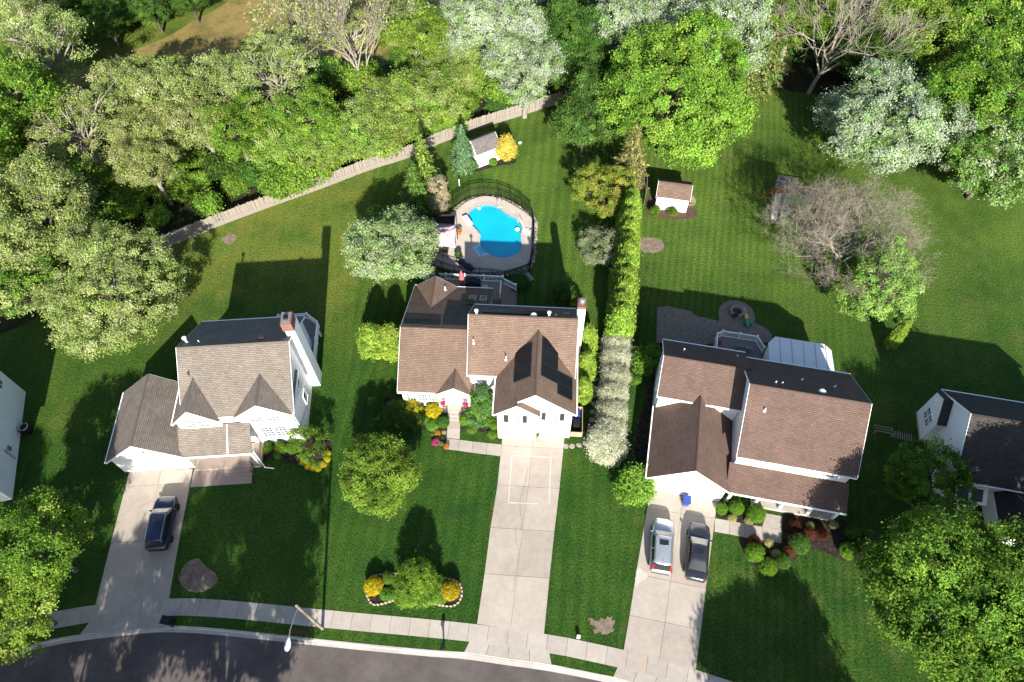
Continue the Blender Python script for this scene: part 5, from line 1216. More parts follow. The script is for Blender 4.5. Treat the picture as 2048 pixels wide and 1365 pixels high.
def bare_tree(name, loc, label, h, seed, spread=.9, lean=(0, 0), bark='twig', r0=.2, depth=6, up=.25, group=None, first=5, leafpal=None, nleaf=0, dens=3, ang=.55, thick=1.0, rz=0):
    rng = np.random.default_rng(seed); paths = []; tips = []
    def grow(p, d, L, r, k):
        pts = [p]; q = p.copy(); dd = d.copy()
        for _ in range(3):
            dd = unit(dd + rng.normal(size=3) * .09 + np.array([0, 0, up * .12])); q = q + dd * L / 3; pts.append(q.copy())
        paths.append((np.array(pts), [r, r * .85, r * .72, r * .58]))
        if k == 0: tips.append(q); return
        nb = first if k == depth else (dens if rng.random() < .7 else 2)
        for i in range(nb):
            s = rng.uniform(.45, 1.0) if i else 1.0; b = pts[0] + (q - pts[0]) * s if s < .66 else pts[2] + (q - pts[2]) * ((s - .66) / .34)
            a = rng.normal(size=3); a = unit(a - dd * (a @ dd)); nd = unit(dd * (1 - ang * spread * .6) + a * ang * spread * rng.uniform(.7, 1.3) + np.array([0, 0, up * .2]))
            if nd[2] < -.1: nd[2] = .1
            grow(b, unit(nd), L * rng.uniform(.66, .86), max(r * rng.uniform(.45, .62), .012 * thick), k - 1)
    d0 = unit(np.array([lean[0], lean[1], 1.0])); grow(np.array([0, 0, -.1]), d0, h * .32, r0, depth)
    e = empty(name, (loc[0], loc[1], 0), rz, label, 'tree', group)
    big = [p for p in paths if p[1][0] > .035]; small = [p for p in paths if p[1][0] <= .035]
    tubes('trunk', big, M[bark], e, 5)
    if small: tubes('twigs', small, M[bark], e, 3)
    if nleaf:
        tp = np.array(tips); k = rng.choice(len(tp), nleaf); P = tp[k] + rng.normal(size=(nleaf, 3)) * .35
        V, F, c = leaf_quads(rng, P, unit(rng.normal(size=(nleaf, 3)) + np.array([0, 0, .8])), .28, pick_colors(rng, leafpal, nleaf, 1)); obj('crown', np_mesh('crown', V, F, c), M['leaf'], e)
    return e

PAL = dict(
    maple=[((.108, .198, .024), 5), ((.07, .148, .019), 3), ((.155, .24, .034), 3)],
    green=[((.06, .125, .014), 5), ((.042, .095, .013), 3), ((.1, .16, .02), 2)],
    dark=[((.035, .08, .013), 5), ((.025, .058, .012), 3), ((.06, .11, .018), 2)],
    pale=[((.27, .325, .17), 4), ((.17, .24, .09), 4), ((.38, .42, .28), 2), ((.09, .155, .035), 2)],
    silver=[((.3, .365, .25), 5), ((.19, .27, .12), 4), ((.42, .47, .38), 2), ((.09, .16, .04), 2)],
    olive=[((.17, .215, .06), 5), ((.115, .165, .04), 4), ((.23, .26, .1), 2)],
    sage=[((.24, .275, .11), 5), ((.16, .205, .06), 4), ((.31, .335, .17), 2)],
    yg=[((.14, .22, .03), 5), ((.095, .175, .022), 4), ((.19, .25, .05), 2)],
    young=[((.17, .25, .055), 5), ((.11, .19, .035), 4), ((.23, .29, .1), 2)],
    bronze=[((.15, .165, .025), 5), ((.11, .145, .022), 4), ((.2, .165, .035), 2)],
    spruce=[((.05, .1, .045), 5), ((.035, .075, .03), 3), ((.09, .14, .06), 2)],
    brownspruce=[((.11, .1, .035), 4), ((.07, .085, .025), 4), ((.15, .12, .05), 2)],
    arb=[((.105, .17, .02), 5), ((.07, .125, .016), 3), ((.15, .21, .03), 2)],
    arbdark=[((.05, .095, .02), 5), ((.035, .07, .015), 3), ((.11, .16, .04), 2)],
    willow=[((.56, .57, .42), 5), ((.4, .44, .24), 3), ((.68, .67, .54), 4)],
    greywillow=[((.16, .2, .11), 5), ((.1, .14, .065), 4), ((.25, .27, .17), 2)],
    yellow=[((.46, .34, .012), 5), ((.36, .3, .015), 3), ((.2, .22, .02), 2)],
    gold=[((.42, .33, .06), 5), ((.34, .29, .05), 3), ((.5, .4, .1), 2)],
    red=[((.075, .018, .012), 5), ((.06, .025, .013), 3)],
    boxwood=[((.07, .15, .012), 5), ((.055, .12, .012), 3), ((.1, .18, .02), 1)],
    tuft=[((.07, .15, .02), 5), ((.1, .18, .035), 3)],
    straw=[((.4, .36, .17), 5), ((.28, .28, .1), 3)],
    pinkfl=[((.55, .02, .2), 5), ((.1, .14, .03), 1)], orangefl=[((.55, .17, .02), 4), ((.1, .15, .03), 2)], whitefl=[((.5, .46, .38), 3), ((.33, .27, .17), 3), ((.22, .2, .1), 2)],
)
def lob(seed, r, rv, zc, n=9, **k): return auto_lobes(np.random.default_rng(seed), r, rv, zc, n, **k)
def at(u, v, z): p = G(u, v, z); return (p.x, p.y)

# ---- garden trees
tree('silver_tree', at(785, 497, 4.6), 'round tree with pale silvery leaves beside the pool deck', 'tree', lob(1, 4.75, 4.1, 4.5, 13, size=.42), 620, 26, .3, PAL['pale'], 4.0, .2, 1, cr=.55)
tree('lawn_tree', at(758, 948, 3.1), 'round yellow-green tree alone on the middle front lawn', 'tree', lob(2, 3.25, 2.5, 3.0, 14, size=.44), 600, 26, .24, PAL['maple'], 2.4, .13, 2, cr=.42)
tree('weeping_tree', at(833, 1165, 1.9), 'small feathery green tree in the island flower bed', 'tree', np.array([(0, 0, 1.75, 1.75, 1.5, 1.45), (-.5, -.7, 1.3, 1.2, 1.0, 1.0), (.6, -.5, 1.4, 1.2, 1.0, 1.0), (.1, .5, 2.3, 1.2, 1.1, 1.0)]), 520, 26, .17, PAL['green'] + [((.12, .19, .02), 6)], 1.4, .07, 3, cr=.3)
tree('crab_tree', at(618, 893, 1.9), 'small open green tree over yellow flowers at the left house corner', 'tree', lob(4, 1.75, 1.45, 2.0, 7), 110, 20, .2, PAL['green'], 1.5, .08, 4, cr=.34, nl=22)
tree('maple_tree', at(1345, 195, 8), 'very large bright green maple behind the brown-roofed shed', 'tree', lob(5, 9.0, 7.2, 8.0, 18, size=.38), 1050, 26, .42, PAL['maple'], 7.5, .4, 5, cr=.8)
tree('dark_tree', at(1168, 236, 5.5), 'darker green tree on the left flank of the large maple', 'tree', lob(6, 3.6, 4.6, 5.2, 10), 420, 24, .36, PAL['dark'] + [((.06, .13, .03), 4)], 5, .2, 6, cr=.55)
tree('bronze_tree', at(1212, 380, 3.2), 'rounded bronze-yellow tree in front of the large maple', 'tree', lob(7, 3.15, 2.9, 3.1, 10), 380, 24, .24, PAL['bronze'], 2.8, .14, 7, cr=.42)
tree('olive_bush', at(1203, 492, 1.9), 'grey-green olive-like bush at the head of the tall hedge', 'shrub', lob(8, 2.5, 1.9, 1.8, 9), 300, 22, .2, PAL['greywillow'], 1.4, .08, 8, cr=.38, part='foliage')
conifer('spruce_tree', at(1262, 318, 4), 'brownish spruce half hidden below the large maple', 9, 2.6, PAL['brownspruce'], 9, 18, .34)
conifer('blue_spruce', at(925, 300, 2.6), 'blue-green spruce beside the grey-roofed shed', 6.2, 1.75, PAL['spruce'], 10, 18, .3, per=10)
conifer('screen_spruce', at(846, 330, 4.2), 'tall light-topped evergreen behind the pool canopy', 8.8, 2.2, PAL['arb'] + PAL['arbdark'], 11, 20, .3, per=10)
conifer('screen_spruce', at(832, 383, 3.2), 'dark evergreen between the silver tree and the pool fence', 7.5, 2.4, PAL['dark'], 12, 18, .32, per=10)
tree('flowering_shrub', at(874, 390, 1.9), 'tall shrub with pinkish white blossom behind the pool canopy', 'shrub', np.array([(0, 0, 1.6, 1.2, 1.0, 1.6), (.2, .5, 2.7, .9, .9, 1.2), (.1, -.8, 1.0, .9, .9, .9)]), 260, 22, .18, PAL['whitefl'], 1.2, .06, 13, cr=.32, part='foliage')
tree('silver_tree', at(1775, 235, 6.3), 'large silver-white tree at the right edge of the back lawn', 'tree', lob(14, 7.0, 5.6, 6.2, 16, size=.38), 860, 26, .36, PAL['silver'], 6, .3, 14, cr=.7, lean=(.4, .2))
tree('silver_tree', at(1985, 330, 5), 'pale green tree at the right edge of the picture above the lawn', 'tree', lob(15, 5.6, 4.4, 5.0, 14, size=.4), 560, 26, .36, PAL['pale'] + PAL['green'], 4.6, .22, 15, cr=.65)
tree('young_tree', at(1765, 572, 4.4), 'fresh light-green tree beside the bare tree on the right lawn', 'tree', np.array([(0, 0, 4.4, 3.0, 3.0, 3.0), (-2.2, -.6, 3.4, 1.9, 1.6, 1.5), (2.1, .2, 3.8, 2, 1.8, 1.9), (.9, 1.6, 5.6, 1.9, 1.7, 2.0), (-1.2, -1.6, 3.0, 1.7, 1.5, 1.4), (1.4, -1.8, 3.0, 1.7, 1.4, 1.4), (.6, 2.6, 6.6, 1.2, 1.2, 1.4)]), 330, 22, .28, PAL['young'], 4, .14, 16, cr=.5, nl=24)
tree('street_tree', at(1932, 1196, 7.2), 'big green tree filling the lower right corner', 'tree', lob(17, 6.8, 5.3, 7.2, 18, size=.38), 950, 26, .36, PAL['green'] + [((.08, .158, .021), 6)], 5, .32, 17, cr=.7)
tree('street_tree', at(2070, 1330, 6), 'green tree cut off by the bottom right corner', 'tree', lob(18, 6.2, 4.6, 6.0, 14), 600, 24, .38, PAL['green'] + [((.08, .158, .021), 6)], 5, .3, 18, cr=.7)
tree('shade_tree', at(1862, 960, 3.4), 'small dark green tree in front of the right edge house', 'tree', lob(19, 2.9, 2.6, 3.4, 9), 300, 24, .28, PAL['green'], 3, .13, 19, cr=.45)
tree('street_tree', at(48, 1088, 7.2), 'green roadside tree at the left edge, above the other', 'tree', lob(20, 3.9, 3.7, 7.0, 12), 420, 26, .3, PAL['green'] + PAL['green'] + PAL['yg'], 3.8, .2, 20, cr=.55)
tree('street_tree', at(25, 1215, 5.6), 'green roadside tree at the left edge near the pavement', 'tree', lob(21, 3.4, 3.2, 5.4, 10), 300, 24, .3, PAL['yg'], 3.4, .16, 21, cr=.5)
tree('pale_tree', at(215, 585, 5.2), 'broad pale olive tree on the left back lawn', 'tree', np.array([(0, 0, 5, 4.6, 4.2, 4.2), (2.4, 3.4, 6.4, 3.2, 2.8, 2.8), (-3, -.6, 4.8, 3.2, 3, 2.8), (3.4, -.2, 4.4, 3, 2.6, 2.4), (-.6, -3.4, 3.8, 3, 2.4, 2.4), (-2.6, -3.2, 3.4, 2.4, 2, 2), (-1.2, 3.6, 7.2, 3, 2.6, 2.6), (4.6, 2.0, 5.0, 2.2, 2, 2), (1.6, -2.6, 3.6, 2.6, 2.2, 2.0)]), 760, 24, .3, PAL['olive'] + PAL['sage'], 4.8, .28, 22, cr=.6)
tree('pale_tree', at(75, 440, 7), 'tall pale olive tree at the left edge behind the lawn', 'tree', lob(23, 6.3, 6.0, 7, 15, size=.4), 760, 24, .34, PAL['olive'] + PAL['sage'], 6.5, .32, 23, cr=.7)
tree('pale_tree', at(20, 560, 4.5), 'lower green tree in the corner left of the pale olive tree', 'tree', lob(24, 4.2, 3.6, 4.5, 10), 400, 22, .34, PAL['green'] + PAL['olive'], 4, .2, 24, cr=.6)
bare_tree('bare_tree', G(1652, 572).xy, 'leafless grey-brown tree spreading over the right back lawn', 12.8, 31, 1.0, (.3, .62), 'twig', .28, 8, .1, first=9, dens=3, ang=.78, thick=.8)
bare_tree('bare_tree', G(1617, 186).xy, 'half-dead leafless tree at the wood edge, upper right', 16, 33, .8, (.1, .05), 'bark_pale', .3, 6, .35, first=6, dens=3, ang=.6, thick=1.6)
bare_tree('bare_tree', G(735, 205).xy, 'pale leafless tree rising behind the fence near the middle', 15, 35, .7, (-.05, .1), 'bark_pale', .24, 6, .4, first=6, dens=3, ang=.5, thick=1.5, leafpal=PAL['sage'], nleaf=1500)
bare_tree('bare_tree', G(640, 150).xy, 'thinly leaved pale tree left of the leafless one behind the fence', 14, 37, .8, (0, .1), 'bark_pale', .2, 6, .4, first=5, dens=3, ang=.55, thick=1.5, leafpal=PAL['sage'], nleaf=2600)
# trees across the street: outside the frame, they throw the shade on the left lawn and the road
for i, (x, y, r, hh, lb) in enumerate([(-20.5, -4.4, 6.6, 17, 'large street tree across the road, opposite the left lawn'), (-31.5, -6.5, 6.5, 13.5, 'large street tree across the road, opposite the left driveway'), (20.5, -6.5, 5.0, 11.5, 'street tree across the road, opposite the right driveway'), (-43.5, -3, 6.5, 17, 'street tree across the road, beyond the left edge'), (-53, 19, 6, 14, 'tree in front of the left edge house, outside the picture'), (41.5, 11, 6.3, 14.5, 'tree in front of the right edge house, outside the picture')]):
    tree('street_tree', (x, y), lb, 'tree', lob(60 + i, r, hh * .33, hh * .66, 13, size=.4), 800, 22, .46, PAL['green'], hh * .55, .3, 60 + i, cr=.75)

# ---- clipped and flowering shrubs: a few prototypes, copied
protos = {}
def proto(kind, pal, lobes, ncl, per, size, seed, leafm='leaf', stem=.0, **k):
    V, F, c, C = crown_parts(seed, lobes, ncl, per, size, pal, **k); protos.setdefault(kind, []).append((np_mesh(kind, V, F, c), M[leafm], [(np.array([[0, 0, -.05], [0, 0, .4]]), [.04, .03])]))
ball = np.array([(0, 0, .72, .92, .92, .72)])
for s in range(2):
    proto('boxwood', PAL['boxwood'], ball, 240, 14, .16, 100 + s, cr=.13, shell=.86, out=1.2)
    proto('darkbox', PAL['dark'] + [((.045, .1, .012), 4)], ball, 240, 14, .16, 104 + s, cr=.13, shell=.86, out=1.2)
    proto('yellow', PAL['yellow'], ball, 220, 14, .18, 108 + s, cr=.16, shell=.84)
    proto('red', PAL['red'], ball, 130, 14, .2, 112 + s, cr=.22, shell=.7)
    proto('tuft', PAL['tuft'], np.array([(0, 0, .35, .8, .8, .5)]), 110, 14, .42, 116 + s, cr=.25, asp=.22, upright=True)
    proto('straw', PAL['straw'], np.array([(0, 0, .35, .8, .8, .5)]), 110, 14, .42, 120 + s, cr=.25, asp=.16, upright=True)
    proto('leafy', PAL['green'], lob(124 + s, .95, .75, .8, 6), 150, 16, .22, 124 + s, cr=.24)
    proto('gold', PAL['gold'], np.array([(0, 0, 1.1, .95, .95, 1.1), (.1, 0, 1.7, .6, .6, .75)]), 260, 16, .2, 128 + s, cr=.2, shell=.8)
    proto('arb', PAL['arb'], np.array([(0, 0, 1.0, .95, .95, 1.15), (0, 0, .5, .95, .95, .6), (0, 0, 1.7, .6, .6, .75)]), 420, 14, .24, 132 + s, 'needle', cr=.16, shell=.84, upright=True, asp=.45)
    proto('willow', PAL['willow'], np.array([(0, 0, .9, 1, 1, .95), (.15, .2, 1.2, .8, .8, .75), (0, 0, .45, .95, .95, .5)]), 380, 16, .14, 136 + s, cr=.2, shell=.82, asp=.4)
    proto('under', PAL['green'] + PAL['yg'], lob(140 + s, 1, .8, .85, 8), 190, 16, .24, 140 + s, cr=.28)
    proto('underdark', PAL['dark'], lob(150 + s, 1, .8, .85, 8), 190, 16, .24, 150 + s, cr=.28)
    proto('underyg', PAL['yg'] + PAL['maple'], lob(160 + s, 1, .8, .85, 8), 190, 16, .22, 160 + s, cr=.28)
proto('pinkfl', PAL['pinkfl'], ball, 70, 12, .2, 170, cr=.2); proto('orangefl', PAL['orangefl'], ball, 60, 12, .22, 171, cr=.2); proto('whitefl', PAL['whitefl'], ball, 60, 12, .2, 172, cr=.2)
rs_ = random.Random(12)
def shrub(name, loc, r, h, kind, label, cat='shrub', group=None, z=0.0, parent=None):
    pr = protos[kind]; me, m, st = pr[rs_.randrange(len(pr))]
    e = empty(name, (loc[0], loc[1], z), rs_.uniform(0, 6.28), label, cat, group) if parent is None else parent
    o = obj('foliage', me, m, e); o.scale = (r, r, h)
    if parent is None: o2 = tubes('stems', [(st[0][0] * np.array([1, 1, h]), st[0][1])], M['bark'], e, 5)
    return e
def sg(name, u, v, zc, r, h, kind, label, **k): return shrub(name, at(u, v, zc), r, h, kind, label, **k)
# island bed
sg('yellow_shrub', 748, 1173, .5, .72, .8, 'yellow', 'clipped golden shrub at the left end of the island bed')
sg('yellow_shrub', 901, 1183, .5, .72, .8, 'yellow', 'clipped golden shrub at the right end of the island bed')
for u, v, lb in ((776, 1158, 'upper left'), (772, 1189, 'lower left'), (795, 1190, 'left of the feathery tree in the'), (880, 1166, 'upper right'), (880, 1196, 'lower right')): sg('lily_clump', u, v, .3, .5, .8, 'tuft', 'grassy green lily clump, %s island bed' % lb)
# house 2 front
sg('yellow_shrub', 868, 822, .6, .72, .9, 'yellow', 'bright yellow bush left of the front steps')
tree('yellow_shrub', at(828, 818, .7), 'dark green bush with yellow sprays under the triple window', 'shrub', np.array([(0, 0, .7, .85, .8, .75)]), 130, 16, .18, PAL['dark'] + PAL['yellow'], .5, .04, 41, cr=.2, own=.9, part='foliage', nl=4)
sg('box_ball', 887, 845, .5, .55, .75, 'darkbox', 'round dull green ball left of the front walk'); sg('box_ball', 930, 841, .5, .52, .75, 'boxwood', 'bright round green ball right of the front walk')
sg('box_ball', 988, 853, .4, .42, .6, 'boxwood', 'small round green ball by the middle garage corner')
sg('lily_clump', 850, 838, .3, .5, .7, 'tuft', 'grassy clump behind the yellow bush'); sg('lily_clump', 866, 850, .3, .6, .7, 'tuft', 'grassy clump left of the dull green ball'); sg('lily_clump', 985, 868, .3, .45, .6, 'tuft', 'grassy clump at the lawn corner by the garage'); sg('lily_clump', 944, 857, .3, .45, .6, 'tuft', 'grassy clump at the foot of the feathery evergreen')
for u, v, r_, lb in ((792, 822, .8, 'dark bush at the left corner of the middle house'), (806, 842, .7, 'dark bush in front of the left house corner bed'), (780, 838, .6, 'low dark bush at the end of the shaded bed'), (832, 846, .6, 'low dark bush under the yellow-sprayed bush')): sg('dark_shrub', u, v, .5, r_, .9, 'underdark', lb)
tree('feathery_evergreen', at(963, 815, 1.8), 'tall feathery evergreen between the porch and the garage', 'tree', np.array([(0, 0, 1.2, 1.25, 1.1, 1.1), (.1, .3, 2.5, .95, .9, 1.2), (-.4, -.6, .8, 1.1, .8, .7), (.5, -.5, .8, .9, .8, .7), (.1, .5, 3.6, .5, .5, .8)]), 330, 22, .22, PAL['spruce'] + PAL['green'], 2.2, .08, 42, cr=.3)
for u, v, k, r_, lb in ((875, 867, 'orangefl', .28, 'orange flower clump in the front bed'), (872, 886, 'pinkfl', .34, 'magenta azalea in the front bed'), (888, 864, 'straw', .22, 'small yellow plant beside the front walk'), (874, 876, 'tuft', .22, 'small green plant in the middle of the front bed'), (882, 887, 'tuft', .22, 'small green plant by the azalea'), (893, 894, 'orangefl', .28, 'striped yellow-leaved plant at the walk corner'), (866, 869, 'leafy', .2, 'small grey-green plant at the bed edge')):
    sg('flower_clump', u, v, .15, r_, r_ * 1.1, k, lb, cat='flowers')
for x, lb in ((-11.4, 'hanging pink and white flower basket left of the front door'), (-9.35, 'hanging pink and white flower basket right of the front door')):
    p = H2L(x, 1.9, 1.7); e = empty('flower_basket', p, 0, lb, 'flowers'); shrub('x', (0, 0), .3, .3, 'pinkfl', None, parent=e); lathe('basket', [(.1, -.05), (.22, .15), (.2, .15)], M['brown_canvas'], e, 10); tubes('hanger', [([(0, 0, .3), (0, 0, 1.0)], [.008, .008])], M['black'], e)
for o in list(bpy.data.objects):
    if 'plant' in o.keys():
        k = o['plant']; f = obj('plant', protos['orangefl' if k == 1 else 'leafy'][0][0], M['leaf'], o, (0, 0, .3)); f.scale = (.3, .3, .35); del o['plant']
# arborvitae beside house 2
for u, v, zc, r, h, lb in ((745, 687, 1.6, 1.25, 1.75, 'golden-green conifer, outer one of the pair left of the middle house'), (784, 688, 1.6, 1.25, 1.8, 'golden-green conifer, inner one of the pair left of the middle house'), (1172, 690, 1.6, 1.0, 1.9, 'golden-green conifer right of the middle house, farthest of three'), (1170, 740, 1.5, .95, 1.7, 'golden-green conifer right of the middle house, middle of three'), (1165, 785, 1.4, .85, 1.5, 'golden-green conifer right of the middle house, nearest of three'), (1791, 676, 1.6, .6, 1.9, 'narrow golden-green conifer under the fresh light-green tree')):
    sg('arborvitae', u, v, zc, r, h, 'arb', lb, cat='conifer')
sg('dark_shrub', 1128, 592, 1, .95, 1.3, 'underdark', 'dark rounded evergreen behind the solar house chimney'); sg('yellow_shrub', 1146, 601, .8, .35, .6, 'yellow', 'small yellow flowering shrub beside the chimney top'); sg('dark_shrub', 1040, 566, .5, .8, .7, 'underdark', 'low green bush at the pool gate')
# tall hedge between houses 2 and 3
hd0, hd1 = G(1258, 424, 2.0), G(1238, 664, 1.6)
for i in range(11):
    p = hd0.lerp(hd1, i / 10); shrub('hedge_conifer', (p.x + rs_.uniform(-.1, .1), p.y), 1.12 + .02 * i, 2.25 + rs_.uniform(-.15, .15), 'arb', 'golden-green conifer in the tall hedge between the two brown-roofed houses', 'hedge plant', 'conifers of the tall hedge')
wl0, wl1 = G(1234, 690, 1.0), G(1222, 862, 1.0)
for i in range(6):
    p = wl0.lerp(wl1, i / 5); shrub('willow_shrub', (p.x + rs_.uniform(-.08, .08), p.y), 1.25, 1.35, 'willow', 'creamy white variegated willow in the hedge beside the middle house', 'hedge plant', 'variegated willow hedge')
sg('willow_shrub', 1213, 893, 1.0, 1.55, 1.45, 'willow', 'broadest creamy willow bush at the driveway end of the hedge')
# house 3 surroundings
sg('corner_shrub', 1290, 722, 1.2, 1.25, 1.8, 'leafy', 'dark green shrub at the rear left corner of the right house'); sg('corner_shrub', 1267, 758, .5, .6, .7, 'leafy', 'low shrub beside the cream hedge by the right house')
sg('corner_shrub', 1268, 975, 1.1, 1.35, 1.6, 'underyg', 'bright green shrub left of the right garage')
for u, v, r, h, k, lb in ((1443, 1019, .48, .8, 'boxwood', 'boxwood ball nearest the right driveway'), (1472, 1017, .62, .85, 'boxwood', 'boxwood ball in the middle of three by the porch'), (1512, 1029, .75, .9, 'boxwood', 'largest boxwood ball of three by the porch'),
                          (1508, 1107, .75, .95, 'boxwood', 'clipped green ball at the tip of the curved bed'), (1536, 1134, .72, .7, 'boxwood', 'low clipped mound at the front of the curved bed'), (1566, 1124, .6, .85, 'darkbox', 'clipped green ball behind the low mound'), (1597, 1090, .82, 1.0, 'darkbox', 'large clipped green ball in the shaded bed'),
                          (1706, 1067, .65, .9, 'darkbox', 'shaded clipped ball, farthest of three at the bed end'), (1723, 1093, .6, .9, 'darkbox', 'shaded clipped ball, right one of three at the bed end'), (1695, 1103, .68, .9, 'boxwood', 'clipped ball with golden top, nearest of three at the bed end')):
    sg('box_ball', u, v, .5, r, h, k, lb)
for u, v, lb in ((1508, 1083, 'red-leaved shrub at the walk edge'), (1576, 1105, 'red-leaved shrub between the clipped balls'), (1588, 1054, 'dark red shrub below the porch, leftmost'), (1618, 1068, 'dark red shrub below the porch, middle'), (1643, 1070, 'dark red shrub below the porch, rightmost')): sg('red_shrub', u, v, .3, .48, .6, 'red', lb)
for u, v, lb in ((1465, 1036, 'straw-coloured grass under the middle boxwood ball'), (1498, 1042, 'straw-coloured grass under the largest boxwood ball'), (1539, 1086, 'straw-coloured grass tuft beside the front walk'), (1553, 1108, 'dry grass tuft between the clipped balls'), (1621, 1052, 'dry grass tuft in the porch bed'), (1668, 1050, 'dry grass tuft at the porch corner')): sg('grass_tuft', u, v, .2, .36, .5, 'straw', lb, cat='grass tuft')
for u, v, lb in ((1310, 423, 'round green bush at the left of the brown-roofed shed'), (1345, 427, 'round green bush under the brown-roofed shed window')): sg('box_ball', u, v, .4, .55, .75, 'leafy', lb)
sg('pink_shrub', 1380, 400, .8, .6, .9, 'whitefl', 'pinkish open shrub right of the brown-roofed shed')
# grey-roofed shed
sg('golden_shrub', 1012, 304, 1.1, 1.15, 1.35, 'gold', 'tall golden shrub right of the grey-roofed shed'); sg('box_ball', 986, 325, .4, .5, .6, 'boxwood', 'small clipped green ball under the shed window'); sg('box_ball', 946, 331, .5, .6, .75, 'leafy', 'bright green bush at the left corner of the grey-roofed shed')
# house 1 bed
for u, v, k, r, lb in ((537, 898, 'leafy', .45, 'small green bush under the left house window, leftmost'), (562, 897, 'leafy', .48, 'small green bush under the left house window, middle'), (588, 898, 'leafy', .55, 'small green bush under the left house window, rightmost'), (553, 910, 'tuft', .3, 'low green plant at the mulch edge')): sg('bed_shrub', u, v, .4, r, .7, k, lb)
for i, (u, v) in enumerate(((607, 925), (616, 933), (626, 936), (636, 938), (647, 929), (654, 919), (655, 908))): sg('yellow_flowers', u, v, .2, .3, .3, 'yellow', 'yellow flower mound in the ring under the small open tree', cat='flowers', group='yellow flower mounds')

# ---- woods: prototype trees, copied with their own turn and size
wood = {}
def wproto(kind, seed, pal, r, rv, zc, ncl, size, bark='bark_pale', per=22, n=11, nl=20, lean=(.6, .3), cr=.52, **k):
    V, F, c, C = crown_parts(seed, lob(seed, r, rv, zc, n, size=.42), ncl, per, size, pal, cr=cr, **k); Vt, Ft = tube_arrays(limb_paths(seed, C, zc * .9, .32, nl, lean, .4), 6)
    wood.setdefault(kind, []).append((np_mesh('crown', V, F, c), np_mesh('trunk', Vt, Ft, smooth=True), M[bark], M['leaf']))
for s in range(2):
    wproto('pale', 200 + s, PAL['sage'] + PAL['olive'], 5, 4.0, 8.4, 210, .33, low=-.1, per=34, shell=.6, flat=.5)
    wproto('thin', 250 + s, PAL['sage'] + PAL['olive'], 5, 4.8, 8.0, 120, .3, per=30, shell=.45, flat=.5, nl=34)
    wproto('green', 210 + s, PAL['green'] + PAL['yg'], 5, 4.6, 7.5, 300, .36, per=34, shell=.6, flat=.5)
    wproto('dark', 220 + s, PAL['dark'], 5, 5.2, 7, 300, .38, 'bark', per=34, shell=.6, flat=.5)
    wproto('silver', 230 + s, PAL['silver'], 5, 5, 7.5, 330, .33, per=34, shell=.6, flat=.5)
    wproto('yg', 240 + s, PAL['yg'] + PAL['olive'], 5, 4, 5.2, 300, .32, per=34, shell=.6, flat=.5)
